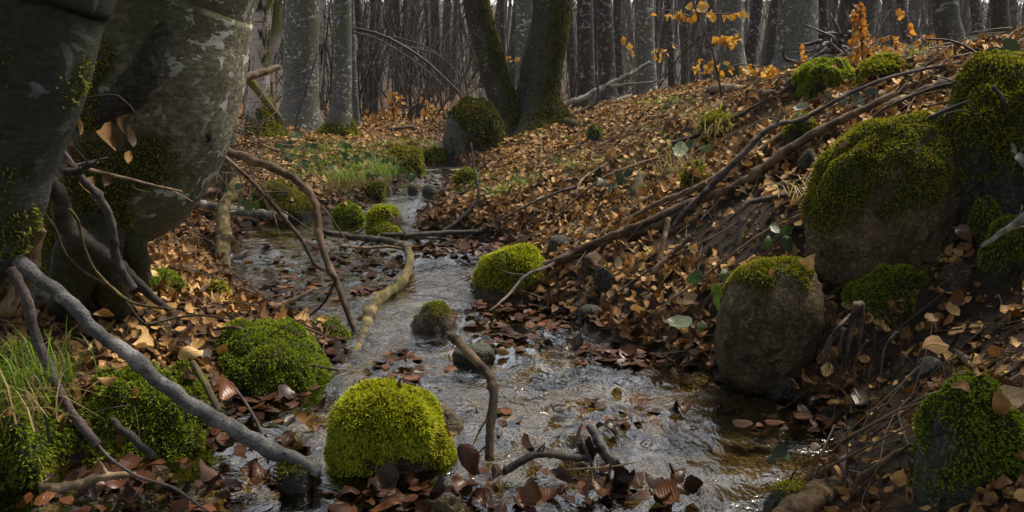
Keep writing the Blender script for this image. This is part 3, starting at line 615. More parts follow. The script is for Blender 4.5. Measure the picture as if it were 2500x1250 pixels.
rock('mossy_stone', 'low mossy stone at the bottom dam where the grey pole ends', st, (680, 768, 1128, 1200), 2.02, 'rock_dark', 34, .45, 'moss_olive', 4, .8, 1.3, 0.150, dens=55800, L=0.0072, mnoise=.7)
rock('rough_stone', 'rough tan stone poking out of the water below the dome stone', st, (1046, 1146, 1196, 1275), 1.92, 'rock_brown', 35, None, sub=4, amp=.25, freq=3, deep=.7, wetline=-.05)
rock('flat_stone', 'flat grey-green stone awash beside the rounded midstream stone', st, (1095, 1212, 838, 885), 3.12, 'rock_lichen', 36, None, sub=4, amp=.16, pw=2.8, jag=.25)
rock('lichen_stone', 'pale green lichen-covered stone at the foot of the leaning beech', st, (105, 205, 645, 750), 2.55, 'rock_lichen', 37, None, sub=4, amp=.2, freq=3)
rock('moss_cushion', 'bright moss cushion where the crooked yellow branch stands', 'moss mound', (515, 556, 690, 735), 3.85, 'rock_dark', 38, -.3, 'moss_bright', 4, 1.16, 0.8, 0.32, dens=49600, L=0.0108, wid=0.0066, freq=2.0, mnoise=.95)
rock('moss_cushion', 'thin strip of moss under the dark root', 'moss mound', (300, 450, 668, 715), 3.0, 'rock_dark', 39, -.2, 'moss_green', 4, 0.87, 0.8, 0.32, dens=55800, L=0.0108, freq=2.0, mnoise=.95)
rock('moss_cushion', 'low mossy edge behind the long green mound', 'moss mound', (742, 852, 784, 825), 3.25, 'rock_dark', 40, -.1, 'moss_green', 4, 0.72, 0.8, 0.32, dens=49600, L=0.0090, freq=2.0, mnoise=.95)
rock('moss_hummock', 'moss lump hanging over the stream from the grassy bank', 'moss mound', (897, 936, 442, 482), 5.7, 'rock_dark', 41, -.3, 'moss_olive', 4, 1.16, 0.8, 0.38, dens=27900, L=0.0144, wid=0.0077, freq=2.0, mnoise=.95)
rock('moss_hummock', 'moss overhang at the head of the stream near the root mat', 'moss mound', (950, 1030, 360, 412), 7.2, 'rock_dark', 42, -.2, 'moss_olive', 4, 1.16, 0.8, 0.43, dens=13640, L=0.0180, wid=0.0110, freq=2.0, mnoise=.95)
rock('moss_hummock', 'second moss overhang closer to the distant boulder', 'moss mound', (1035, 1090, 362, 400), 7.4, 'rock_dark', 43, -.2, 'moss_olive', 4, 1.16, 0.8, 0.43, dens=13640, L=0.0180, wid=0.0110, freq=2.0, mnoise=.95)
rock('mossy_stone', 'mossy stone at stream edge next to the narrow upper reach', st, (1110, 1165, 415, 452), 6.6, 'rock_dark', 44, .0, 'moss_olive', 3, .8, 0.8, 0.210, dens=15500, L=0.0162, wid=0.0088)
rock('small_stone', 'wet stone in the upper reach of the stream', st, (1030, 1068, 450, 478), 6.1, 'rock_grey', 45, None, sub=3, amp=.12)
rock('small_stone', 'second wet stone in the upper reach, closer to the grass', st, (995, 1030, 448, 470), 6.15, 'rock_brown', 46, None, sub=3, amp=.12)
rock('small_stone', 'tan stone beneath the poles surrounded by moss', st, (1612, 1670, 412, 440), 4.5, 'rock_brown', 47, None, sub=3, amp=.14, jag=.2)
rock('moss_cushion', 'moss clump on the bank beside the tan stone under the poles', 'moss mound', (1670, 1720, 395, 470), 4.4, 'rock_dark', 48, -.1, 'moss_olive', 4, 1.16, 0.8, 0.49, dens=31000, L=0.0144, wid=0.0066, freq=2.0, mnoise=.95)
rock('lichen_stone', 'grey stone under crumpled leaves above the dark soil', st, (1948, 1998, 355, 420), 3.5, 'rock_lichen', 49, None, sub=3, amp=.14, jag=.2)
rock('mossy_stone', 'mossy stone in shadow between the poles on the slope', st, (1920, 1985, 285, 350), 3.75, 'rock_dark', 50, .1, 'moss_olive', 3, .8, 0.8, 0.210, dens=24800, L=0.0126, wid=0.0066)
rock('mossy_stone', 'mossy ledge stone below the grey stick on the upper bank', st, (2405, 2570, 540, 660), 2.9, 'rock_dark', 51, .1, 'moss_green', 4, .7, 0.8, 0.210, dens=43400, L=0.0108)
rock('mossy_stone', 'narrow mossy stone in the gap between the two big bank boulders', st, (2375, 2425, 480, 600), 3.1, 'rock_dark', 52, -.1, 'moss_olive', 3, .7, 0.8, 0.210, dens=37200, L=0.0108)
rock('mossy_log_end', 'mossy wet stone by the rotten log at the bottom of the bank', st, (1850, 2010, 1180, 1275), 1.88, 'rock_grey', 53, .75, 'moss_bright', 4, .7, 0.8, 0.150, dens=55800, L=0.0081, mnoise=.7)
rock('dark_stone', 'dark stone sunk in the pool', st, (1610, 1750, 1000, 1050), 2.5, 'rock_dark', 54, None, sub=3, amp=.14, sink=.5, pw=2.1, deep=.9, topz=-.004)
rock('dark_stone', 'rippled dark stone just under the water below the flat stone', st, (1290, 1390, 862, 905), 2.98, 'rock_dark', 55, None, sub=3, amp=.2, sink=.5, deep=.8, topz=.006)
# ================================================================== TREES
def trunk_mesh(path, rad, sides, bump, seed, flare=0.0, nlev=40, flutes=5, mossfn=None, freq=2.0):
    p, r = smooth_path(path, nlev, rad)
    V, Fc = tube(p, r, sides, True, 0)
    n = nlev*sides; ang = np.tile(np.linspace(0, 2*math.pi, sides, endpoint=False), nlev); lev = np.repeat(np.arange(nlev), sides)
    c = p[lev]; dv = V[:n]-c; rr = r[lev]
    k = 1+bump*fbm(V[:n]*freq+seed, 4, seed)+.35*bump*fbm(V[:n]*np.array([1, 1, .35])*22, 3, seed+2)
    if flare:
        hh = np.clip((c[:, 2]-p[0][2])/(flare*1.0), 0, 1); k = k+(1-hh)**2*(.45+.55*np.clip(np.sin(ang*flutes+seed), 0, 1)+.2*np.sin(ang*2+seed*2))
    V[:n] = c+dv*k[:, None]
    tri = np.concatenate([f if f.shape[1] == 3 else np.concatenate([f[:, :3], f[:, [0, 2, 3]]]) for f in Fc])
    N = vert_normals(V, tri); mk = np.zeros(len(V))
    if mossfn is not None: mk = np.clip(mossfn(V, N), 0, 1)
    return V, Fc, tri, mk, p, r
def bare_branches(rng, base, direction, L, r, depth=2, n=6, kids=4, wig=.16, up=.15):
    out = [];
    def go(b, d, L, r, lev):
        t = np.linspace(0, 1, n)[:, None]; k = unit(rng.normal(0, 1, 3)); k2 = rng.normal(0, 1, 3)
        pts = b+d*L*t+k*wig*L*(t**2)*.8+np.array([0, 0, up*L])*t**2+k2*wig*.25*L*np.sin(t*5)*t
        out.append((pts, r, r*.35 if lev else r*.2))
        if lev:
            for q in range(kids):
                f = rng.uniform(.2, .95); i = min(int(f*(n-1)), n-2); pb = pts[i]+(pts[i+1]-pts[i])*(f*(n-1)-i)
                go(pb, unit(d+rng.normal(0, .6, 3)), L*rng.uniform(.3, .55), r*.45*(1-.5*f), lev-1)
    go(np.asarray(base, float), unit(direction), L, r, depth); return out
def tree(name, label, group, path, rad, mat, seed, sides=20, bump=.06, flare=.4, nlev=44, mossfn=None, limbs=(), crown_z=3.0, crown_n=10, height=12, cl=2.6, sprig=None, twig='twig_far', flutes=5, freq=2.0):
    base = np.array(path[0], float); t = empty(name, base-np.array([0, 0, 0.0])); tag(t, label, 'tree', group)
    V, Fc, tri, mk, p, r = trunk_mesh(path, rad, sides, bump, seed, flare, nlev, flutes, mossfn, freq)
    tk = obj('trunk', V, Fc, mat, t.location, t, {'moss': mk})
    if sprig and mossfn is not None: moss_part(tk, V, tri, mk, sprig[0], sprig[1], sprig[2], sprig[3], seed+70, .6)
    rng = np.random.default_rng(seed+500); T = []
    for a in range(crown_n):
        z = rng.uniform(crown_z, p[-1][2]-.3)
        i = int(np.argmin(np.abs(p[:, 2]-z))); az = rng.uniform(0, 6.283)
        T += bare_branches(rng, p[i], (math.cos(az), math.sin(az), rng.uniform(.1, .9)), cl*rng.uniform(.5, 1.2), max(r[i]*.13, .006), 2, 5, 4)
    if T:
        Vt, Ft = tubes_simple(T, 4); obj('crown', Vt, Ft, twig, t.location, t)
    return t
def at_ground(u, d): x = (u-1250)/F_PX*d/CP*1.0; return x
def trunk_px(rows, d, top_h=11.0, sink=.35):
    """rows: (v, centre u, width px) from top of the frame downwards, all at distance d. Extends up to height top_h and into the ground"""
    pts = [P(u, v, d) for v, u, w in rows][::-1]; rad = [w/2*d/CP/F_PX for v, u, w in rows][::-1]
    b = pts[0].copy(); g = hz(b[0], b[1])-sink*.4
    if b[2] > g+.03: pts.insert(0, np.array([b[0]+(b[0]-pts[1][0])*.15, b[1], g])); rad.insert(0, rad[0]*1.08)
    e = pts[-1]; dirn = unit(pts[-1]-pts[-3] if len(pts) > 2 else pts[-1]-pts[0]); s = dirn/max(dirn[2], .3)
    for k, h in enumerate(np.linspace(e[2], top_h, 5)[1:]):
        q = e+s*(h-e[2])*.8; q[2] = h; q[0] += .12*math.sin(k*2.1+e[0]*5); pts.append(q); rad.append(rad[-1]*.80)
    return pts, rad
def resample_rad(pts, rad): return pts, rad
# ---- the leaning beech with the elbow and its dark neighbour
pts, rad = trunk_px([(-260, 515, 330), (0, 432, 362), (150, 395, 390), (300, 352, 400), (400, 305, 385), (470, 262, 345), (540, 225, 260), (620, 205, 215), (700, 190, 230), (760, 185, 260)], 2.95, 10)
def big_moss(V, N):
    u, v = proj(V); n = fbm(V*6, 4, 61)
    a = sstep(.0, .3, n+in_ell(u, v, [(230, 130, 90, 110, .9), (260, 270, 110, 70, 1.0), (330, 380, 170, 120, .7), (200, 560, 170, 170, .9)])-.45)
    return a*.85
beech = tree('beech_tree', 'massive leaning grey beech with pale lichen patches and a swollen elbow above the leaves', None, pts, rad, 'bark_beech', 1, 72, .07, 0, 90, big_moss, crown_z=3.5, crown_n=14, cl=3.0, sprig=(22000, .012, .005, 'moss_olive'), freq=3.2)
# scar ridge on the beech
rp = [P(u, v, d) for u, v, d in ((402, 22, 2.735), (396, 70, 2.72), (376, 125, 2.70), (352, 175, 2.69), (318, 222, 2.68), (280, 265, 2.69), (240, 305, 2.70))]
q, rr = smooth_path(rp, 40, [.012, .024, .034, .043, .050, .044, .02]); V, Fc = tube(q, rr, 20, True, .22, 5, 2.5)
obj('scar_ridge', V, Fc, 'bark_rough', beech.location, beech.children[0], {'moss': np.clip(.15+.5*fbm(V*9, 3, 3), 0, 1)})
for (u, v, d, s) in ((484, 274, 2.80, .022), (498, 330, 2.84, .026)):
    q, rr = smooth_path([P(u, v, d+.03), P(u, v, d-.012), P(u+2, v+3, d-.022)], 8, [s*1.2, s, s*.35]); V, Fc = tube(q, rr, 14, True, .25, 8)
    obj('knot', V, Fc, 'bark_rough', beech.location, beech.children[0], {'moss': np.zeros(len(V))})
for k, (pp, w) in enumerate([([P(285, 500, 2.86), P(312, 560, 2.86), P(322, 620, 2.86), G(330, 690, .0)], [.10, .06, .05, .06]), ([P(240, 520, 2.80), P(250, 600, 2.74), P(262, 680, 2.72), G(285, 760, .0)], [.10, .06, .05, .05]), ([P(215, 560, 2.78), P(190, 650, 2.66), G(150, 780, .0)], [.10, .07, .05])]):
    q, rr = smooth_path(pp, 24, w); V, Fc = tube(q, rr, 16, True, .3, 30+k); obj('root', V, Fc, 'bark_rough', beech.location, beech.children[0], {'moss': np.clip(.5+.6*fbm(V*8, 3, k), 0, 1)})
pts, rad = trunk_px([(-300, 150, 330), (0, 92, 292), (150, 72, 268), (300, 30, 250), (400, 0, 235), (470, -10, 225), (560, -45, 215), (700, -130, 210), (850, -210, 240)], 2.15, 9)
def near_moss(V, N):
    u, v = proj(V); return .8*sstep(.1, .5, fbm(V*7, 4, 71)+in_ell(u, v, [(20, 500, 130, 160, .7)])-.15)
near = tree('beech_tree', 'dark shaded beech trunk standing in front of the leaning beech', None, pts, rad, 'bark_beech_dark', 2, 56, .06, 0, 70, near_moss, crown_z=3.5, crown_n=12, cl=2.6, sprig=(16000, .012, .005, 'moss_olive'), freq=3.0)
# ---- trunks in the middle distance
def gtrunk(rows, d, top_h=12):
    v, u, w = rows[-1]; b = P(u, v, d); z = hz(b[0], d)
    _, vb = proj(np.array([b[0], d, z])); rows = rows[:-1]+[(max(float(vb), rows[-2][0]+8), u, w)]
    return trunk_px(rows, d, top_h, .1)
def foot_moss(h0, h1, side=None, seed=3, amt=.95):
    def f(V, N):
        z = V[:, 2]-V[:, 2].min(); s = 0 if side is None else N@np.array(side)
        return amt*sstep(0, .25, sstep(h1, h0, z)*.8+.5*fbm(V*9, 3, seed)+.5*s-.35)
    return f
tree('beech_tree', 'thick straight beech with flaky grey bark and a plain base', 'straight trunks beyond the stream', *gtrunk([(-150, 735, 72), (0, 738, 76), (150, 735, 80), (270, 733, 86), (322, 735, 90)], 9.8), 'bark_grey', 11, 28, .05, .5, 44, foot_moss(.0, .15, None, 4, .3), crown_n=8)
tree('beech_tree', 'slim straight beech with a skirt of bright moss at its foot', 'straight trunks beyond the stream', *gtrunk([(-150, 838, 40), (0, 836, 42), (150, 836, 44), (270, 832, 50), (335, 824, 64)], 9.2), 'bark_grey', 12, 24, .04, .45, 44, foot_moss(.12, .34, None, 5), crown_n=6, sprig=(9000, .03, .014, 'moss_olive'))
tree('beech_tree', 'thin grey stem close behind the slim moss-footed beech', 'straight trunks beyond the stream', *gtrunk([(-150, 852, 14), (0, 857, 15), (150, 861, 17), (270, 868, 19), (302, 870, 22)], 10.6), 'bark_grey', 13, 14, .05, .2, 30, None, crown_n=4)
tree('birch_tree', 'white and black birch leaning behind the massive beech', None, *gtrunk([(-150, 655, 40), (0, 643, 44), (120, 632, 48), (220, 632, 52), (292, 640, 80)], 8.6), 'bark_birch', 14, 24, .07, .5, 44, foot_moss(.1, .5, (.6, -.3, 0), 6), crown_n=6, sprig=(6000, .03, .014, 'moss_olive'))
tree('birch_tree', 'crooked second birch stem with a moss collar beside the white birch', None, [P(652, 250, 8.8), P(655, 170, 8.8), P(668, 90, 8.8), P(672, 40, 8.8), P(676, 0, 8.8), P(684, -160, 8.8), P(690, -600, 8.8)], [.075, .07, .075, .07, .055, .05, .03], 'bark_birch', 15, 16, .10, 0, 40, lambda V, N: sstep(.25, .1, np.abs(V[:, 2]-P(670, 45, 8.8)[2]))*.9, crown_n=2)
tree('beech_tree', 'slender pale trunk leaning against the edge of the massive beech', None, *gtrunk([(-150, 616, 28), (0, 600, 28), (120, 588, 30), (220, 572, 32), (300, 560, 36), (330, 556, 42)], 5.4), 'bark_grey', 16, 18, .06, .2, 36, foot_moss(.05, .5, None, 7, .8), crown_n=3)
tree('birch_tree', 'narrow birch stem glimpsed between the two straight beeches', None, *gtrunk([(-150, 795, 16), (0, 786, 18), (150, 779, 19), (285, 773, 22)], 11.5), 'bark_birch', 17, 12, .07, .2, 30, None, crown_n=4)
# twin mossy trees in the centre
def twinm(V, N): return .92*sstep(.0, .35, .35*N[:, 0]+.55*fbm(V*5, 4, 81)+.30-.16*(V[:, 2]-.4))
tree('mossy_tree', 'thick upright trunk of the twin trees, furred with dark moss and flared at its foot', 'twin mossy trees', *gtrunk([(-150, 1360, 80), (0, 1345, 84), (80, 1336, 86), (160, 1322, 92), (230, 1312, 100), (290, 1310, 128), (338, 1312, 175)], 8.7), 'bark_rough', 21, 44, .13, .55, 60, twinm, crown_n=8, sprig=(7000, .022, .012, 'moss_dark'), flutes=4, freq=5)
tree('mossy_tree', 'slanting trunk of the twin trees with a mossy upper side', 'twin mossy trees', *gtrunk([(-150, 1145, 54), (0, 1160, 58), (80, 1178, 60), (160, 1202, 60), (230, 1222, 62), (290, 1243, 66), (335, 1252, 92)], 8.55), 'bark_rough', 22, 36, .10, .28, 60, lambda V, N: .95*sstep(.0, .3, .7*N[:, 0]+.4*N[:, 2]+.5*fbm(V*5, 4, 83)+.08), crown_n=6, sprig=(7000, .022, .012, 'moss_dark'), freq=5)
bpy.context.view_layer.update(); rt = bpy.data.objects['mossy_tree']
q, rr = smooth_path([P(1335, 262, 8.55), G(1368, 296, .05), G(1398, 304, .03), G(1428, 312, .0)], 16, [.10, .07, .045, .01]); V, Fc = tube(q, rr, 16, True, .15, 4)
obj('root', V, Fc, 'bark_rough', rt.location, rt.children[0], {'moss': np.full(len(V), .85)})
MID = [  # u at top of frame, u at base, v of base, width px, distance, bark, label
 (1284, 1284, 245, 46, 11.5, 'bark_grey', 'scarred grey trunk framed between the twin mossy trees'),
 (1428, 1432, 240, 40, 13.0, 'bark_far', 'grey trunk first past the upright mossy tree, with a burl low down'),
 (1474, 1482, 232, 40, 14.0, 'bark_far', 'grey trunk second past the upright mossy tree'),
 (1508, 1512, 228, 22, 15.5, 'bark_far', 'reddish thin trunk third past the upright mossy tree'),
 (1572, 1577, 232, 48, 12.0, 'bark_grey', 'broad grey beech where the long fallen pole points, moss at its heel'),
 (1630, 1640, 220, 16, 15.0, 'bark_far', 'thin stem just past the broad beech the pole points to'),
 (1785, 1790, 205, 58, 9.5, 'bark_grey', 'stout grey beech with greenish base behind the golden leaves'),
 (1850, 1832, 160, 26, 12.0, 'bark_far', 'dark leaning stem between the stout beech and the broad smooth one'),
 (1898, 1882, 172, 26, 11.0, 'bark_far', 'slanting stem close to the broad smooth beech on the ridge'),
 (1948, 1948, 165, 96, 8.0, 'bark_grey', 'broad smooth beech standing on the ridge'),
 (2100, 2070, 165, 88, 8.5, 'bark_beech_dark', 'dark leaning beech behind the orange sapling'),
 (2200, 2215, 130, 22, 13.0, 'bark_far', 'thin dark trunk beyond the orange sapling'),
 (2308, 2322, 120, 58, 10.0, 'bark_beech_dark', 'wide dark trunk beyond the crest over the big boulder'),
 (2440, 2446, 110, 40, 7.5, 'bark_rough', 'blackish trunk on the crest above the upper boulder'),
 (872, 892, 275, 15, 14.0, 'bark_far', 'dark pole-like trunk nearest the thin grey stem'),
 (912, 906, 278, 14, 14.5, 'bark_far', 'dark pole-like trunk behind the drooping twigs'),
 (926, 918, 282, 11, 14.2, 'bark_far', 'narrow dark stem touching a drooping twig'),
 (968, 978, 260, 13, 16.0, 'bark_far', 'dark trunk behind the small orange shrub'),
 (990, 985, 258, 12, 16.5, 'bark_far', 'dark twin stem behind the small orange shrub'),
 (1012, 988, 262, 12, 16.2, 'bark_far', 'slanting dark stem crossing behind the small orange shrub'),
 (1040, 1046, 262, 9, 18.0, 'bark_far', 'thin dark trunk in the brown thicket before the distant boulder'),
 (1095, 1100, 255, 8, 19.0, 'bark_far', 'faint thin trunk in the thicket above the distant boulder'),
 (1225, 1232, 250, 13, 16.0, 'bark_far', 'thin dark trunk seen past the slanting mossy tree'),
 (1392, 1398, 240, 12, 17.0, 'bark_far', 'thin trunk hugging the upright mossy tree'),
 (1680, 1672, 215, 18, 16.0, 'bark_far', 'dark trunk under the golden spray of leaves'),
 (1735, 1728, 212, 14, 17.5, 'bark_far', 'thin dark trunk before the stout greenish beech'),
 (20, 60, 300, 34, 9.0, 'bark_far', 'thin dim trunk in the gloom past the two big beeches'),
 (700, 705, 300, 15, 13.0, 'bark_far', 'thin trunk between the white birch and the thick straight beech'),
 (2010, 2020, 150, 20, 12.0, 'bark_far', 'dim stem in the gap before the dark leaning beech'),
 (2380, 2390, 115, 24, 14.0, 'bark_far', 'dim stem between the wide dark trunk and the blackish one')]
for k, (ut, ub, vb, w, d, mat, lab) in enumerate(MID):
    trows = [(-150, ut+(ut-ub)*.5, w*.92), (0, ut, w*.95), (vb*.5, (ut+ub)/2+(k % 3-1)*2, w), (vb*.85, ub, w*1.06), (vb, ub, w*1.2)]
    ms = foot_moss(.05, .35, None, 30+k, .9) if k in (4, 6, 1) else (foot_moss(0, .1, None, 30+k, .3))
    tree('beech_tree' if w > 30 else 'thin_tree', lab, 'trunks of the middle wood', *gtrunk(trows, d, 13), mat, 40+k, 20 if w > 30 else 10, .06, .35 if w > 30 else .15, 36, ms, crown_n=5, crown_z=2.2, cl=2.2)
# leaning dead wood by the birch
def stick(name, label, pts, wpx, mat, d0=None, d1=None, group=None, sides=10, n=None, bump=.12, twigs=(), cat='branch', lift=None, knots=0, seed=None, over=None):
    """pts in photo pixels; either a distance at each end (interpolated) or lift = resting on the ground"""
    seed = seed if seed is not None else abs(hash(label)) % 9999 if False else sum(map(ord, label)) % 9999
    wl = wpx if isinstance(wpx, (list, tuple)) else [wpx, wpx*.75]
    m = len(pts)
    if over is not None:      # lies on the ground: a straight run of distances just in front of what the ground allows
        gd = np.array([G(p[0], p[1], over)[1] for p in pts]); t_ = np.linspace(0, 1, m); a_, b_ = np.polyfit(t_, gd, 1)
        res = a_*t_+b_-gd; sh = np.clip(res.max(), 0, .25); d0, d1 = b_-sh-.01, a_+b_-sh-.01; pts = [p[:2] for p in pts]
    W = np.array([G(p[0], p[1], lift) if lift is not None else (P(p[0], p[1], p[2]) if len(p) > 2 else P(p[0], p[1], d0+(d1-d0)*k/(m-1))) for k, p in enumerate(pts)])
    dep = W[:, 1]; rad = np.interp(np.linspace(0, 1, m), np.linspace(0, 1, len(wl)), wl)/2*dep/CP/F_PX
    n = n or max(14, 7*m); q, rr = smooth_path(W, n, rad)
    rng = np.random.default_rng(seed); L = np.linalg.norm(q[-1]-q[0]); q[1:-1] += .25*rr.mean()*fbm(q*30, 2, seed)[1:-1, None]*rng.normal(0, 1, 3)*1.2
    for _ in range(knots):
        c = rng.uniform(.08, .92); rr = rr*(1+.28*np.exp(-((np.linspace(0, 1, n)-c)/.018)**2))
    V, Fc = tube(q, rr*(1+.10*fbm(q*18, 2, seed+4)), sides, True, bump*1.3+.12, seed)
    b = np.array([q[np.argmin(q[:, 2])][0], q[np.argmin(q[:, 2])][1], q[:, 2].min()])
    o = obj(name, V, Fc, mat, b, None, {'moss': np.zeros(len(V)), 'rnd': np.full(len(V), .5)}); tag(o, label, cat, group)
    if n > 20 and wl[0] > 7:      # small dead side twigs
        for _ in range(int(rng.integers(1, 4))):
            i = int(rng.integers(2, n-2)); dd = unit(rng.normal(0, 1, 3)+(q[i+1]-q[i])/max(np.linalg.norm(q[i+1]-q[i]), 1e-6)*.8); Lt = rng.uniform(.03, .11)*(dep.mean()/3)**.5
            tt_ = np.linspace(0, 1, 6)[:, None]; qt = q[i]+dd*Lt*tt_+rng.normal(0, .12, 3)*Lt*tt_**2; Vt, Ft = tube(qt, np.linspace(min(rr[i]*.4, .005), .0012, 6), 5, True, .1, seed)
            obj('side_twig', Vt, Ft, mat, o.location, o)
    for tw in twigs:   # (pixel path, width, dd)
        tp, tw_w = tw[0], tw[1]; tm = len(tp)
        if len(tp[0]) == 2:
            d_ = [q[np.argmin(np.linalg.norm(np.stack(proj(q), -1)-np.array(tp[0]), axis=1))][1]]*tm; dd = tw[2] if len(tw) > 2 else 0
            Wt = np.array([P(p[0], p[1], d_[k]+dd*k/(tm-1)) for k, p in enumerate(tp)])
        else: Wt = np.array([P(*p) for p in tp])
        qt, rt_ = smooth_path(Wt, max(8, 5*tm), np.array([tw_w, tw_w*.35])/2*Wt[0][1]/CP/F_PX); Vt, Ft = tube(qt, rt_, 6, True, .1, seed+3)
        obj('side_twig', Vt, Ft, mat, o.location, o, {'moss': np.zeros(len(Vt)), 'rnd': np.full(len(Vt), .5)})
    return o
S = stick
S('leaning_log', 'mossy dead stem slanting down beside the white birch', [(602, 190), (625, 215), (655, 255), (692, 300)], 20, 'stick_mossy', 8.2, 8.3, sides=12)
S('broken_branch', 'pale broken branch stub wedged above the mossy slanting stem', [(560, 196), (610, 186), (645, 176), (684, 164)], [20, 20, 12], 'stick_tan', 8.0, 8.3, sides=10)
# ---- big poles and branches near the camera
S('grey_pole', 'long smooth grey pole with dark spots slanting across the lower corner into the stream', [(-60, 560), (0, 606), (60, 655), (150, 722), (230, 802), (330, 880), (430, 962), (530, 1022), (640, 1086), (780, 1150)], [34, 35, 34, 35, 38, 34], 'stick_grey', 2.15, 2.13, sides=18, n=90, bump=.05, knots=5,
  twigs=[([(462, 995), (500, 1010), (545, 1040), (590, 1078), (660, 1108), (700, 1105)], 22, -.02), ([(465, 1000), (452, 1012), (448, 1035)], 8, -.02)])
S('brown_branch', 'thin brown branch standing against the grey pole over the moss', [(25, 655), (60, 720), (85, 812), (125, 912), (172, 1002), (238, 1085)], [26, 24, 22], 'stick_purple', 2.02, 1.98, sides=12, knots=3)
S('arching_branch', 'long arching branch bending down from the leaning beech into the stream', [(500, 345), (600, 385), (690, 420), (750, 462), (775, 520), (780, 580), (800, 640), (830, 712), (860, 790), (878, 838)], [20, 20, 18, 16, 16, 13], 'stick_brown', 3.75, 3.32, sides=12, n=70, knots=5,
  twigs=[([(829, 700), (815, 700)], 8), ([(818, 690), (790, 740), (755, 772), (722, 805)], 9, .05), ([(700, 425), (740, 460), (800, 520), (840, 580), (890, 640)], 6, .1)])
S('thin_branch', 'thinner twin of the arching branch ending at a shallow ripple', [(522, 362), (590, 420), (640, 470), (700, 540), (740, 592), (768, 645), (795, 660)], [12, 11, 8], 'stick_brown', 3.8, 3.7, sides=8, twigs=[([(640, 470), (700, 470), (692, 482)], 5), ([(660, 495), (720, 535), (770, 570)], 6)])
S('crooked_branch', 'crooked yellowish branch propped at the edge of the pool', [(580, 440), (565, 475), (545, 505), (543, 545), (548, 585), (541, 625), (545, 672)], [24, 30, 34, 34, 40], 'stick_yellow', 4.75, 4.25, sides=14, bump=.2, knots=4)
S('stream_branch', 'bent yellow-brown branch lying down the middle of the stream', [(962, 598, 4.55), (992, 608, 4.45), (1000, 640, 4.2), (980, 690, 3.95), (930, 728, 3.75), (905, 760, 3.6), (893, 802, 3.4), (862, 878, 3.08)], [16, 22, 24, 28, 26], 'stick_yellow', sides=14, n=60, bump=.14, knots=5)
S('grey_log', 'smooth grey log lying on leaves behind the crooked branch', [(425, 490), (500, 500), (560, 512), (640, 522), (700, 528)], [20, 24, 20], 'stick_pale', 5.0, 5.0, sides=12, n=34)
S('short_branch', 'short curved branch on the bright leaves by the grey log', [(540, 466), (505, 468), (470, 492), (430, 512), (398, 532)], [16, 16, 12], 'stick_brown', 4.7, 4.35, sides=10, over=.02)
S('upright_stick', 'stub of a stick upright in leaves under the leaning beech', [(516, 370), (520, 410), (525, 448)], [14, 14], 'stick_brown', 4.5, 4.5, sides=8)
S('bent_stick', 'red-brown bent stick standing in the water beside the moss dome', [(1100, 820), (1122, 838), (1150, 868), (1192, 915), (1206, 965), (1197, 1035), (1194, 1125)], [22, 22, 24, 22], 'stick_brown', 2.5, 2.24, sides=12, n=44, knots=3, twigs=[([(1199, 1010), (1178, 1040), (1160, 1075), (1150, 1105)], 6), ([(1165, 1010), (1162, 998), (1160, 992)], 5)])
S('dark_branch', 'dark wet branch curving over the bottom dam', [(1232, 1150), (1275, 1125), (1305, 1112), (1340, 1108), (1390, 1114), (1442, 1120)], [20, 22, 20, 16], 'stick_dark', 2.16, 2.2, sides=12, knots=3, twigs=[([(1320, 1110), (1330, 1090)], 8)])
S('black_shard', 'black waterlogged shard of wood leaning in the pool', [(1436, 1040), (1462, 1078), (1490, 1118), (1535, 1175)], [14, 30, 32, 26], 'wood_black', 2.3, 2.12, sides=7, bump=.3)
S('thin_stick', 'thin dark stick beside the black shard', [(1418, 1062), (1436, 1110), (1455, 1165), (1462, 1195)], [9, 9], 'stick_dark', 2.26, 2.1, sides=7)
S('thin_stick', 'pale thin twig lying across the foot of the black shard', [(1360, 1150), (1420, 1145), (1490, 1140), (1552, 1128)], [6, 7, 4], 'stick_tan', 2.12, 2.12, sides=6, twigs=[([(1520, 1142), (1532, 1120)], 4)])
S('fallen_pole', 'lowest of the long poles, running down the bank to the mossy water-side stone', [(1150, 700), (1254, 674), (1364, 638), (1434, 606), (1496, 580), (1566, 566), (1630, 540), (1700, 500)], [14, 20, 21, 20, 16], 'stick_brown', 3.62, 3.95, sides=14, n=60, knots=5, over=.02)
S('fallen_pole', 'middle pole on the bank, dark brown and the longest', [(1400, 612), (1514, 567), (1584, 540), (1672, 500), (1760, 470), (1826, 438), (1892, 388), (1990, 325), (2090, 275), (2185, 228)], [12, 17, 20, 22, 21, 20, 14], 'stick_brown', 3.80, 3.72, sides=14, n=80, knots=6, over=.02)
S('fallen_pole', 'upper tan pole on the bank with peeling bark', [(1531, 536), (1606, 496), (1672, 470), (1747, 434), (1850, 372), (1950, 302), (2010, 266)], [10, 14, 15, 18, 20], 'stick_tan', 3.9, 3.85, sides=12, n=60, knots=4, over=.02)
S('purple_branch', 'slender purplish branch crossing over the fallen poles', [(1641, 557), (1676, 513), (1716, 473), (1760, 429), (1839, 350), (1890, 306), (1960, 290), (2060, 235), (2170, 190), (2300, 160), (2420, 140)], [12, 14, 14, 12, 10, 8, 5], 'stick_purple', 3.68, 3.75, sides=12, n=80, knots=4, twigs=[([(1890, 306), (1910, 280), (1905, 260)], 6)], over=.02)
S('purple_branch', 'forked purplish twig over the mossy water-side stone', [(1195, 760), (1240, 722), (1285, 672), (1340, 650), (1392, 612), (1442, 556)], [5, 8, 10, 13], 'stick_purple', 3.58, 3.75, sides=8, n=40, twigs=[([(1285, 672), (1250, 668), (1225, 660)], 5), ([(1340, 650), (1300, 660), (1230, 680), (1160, 690)], 4)], over=.02)
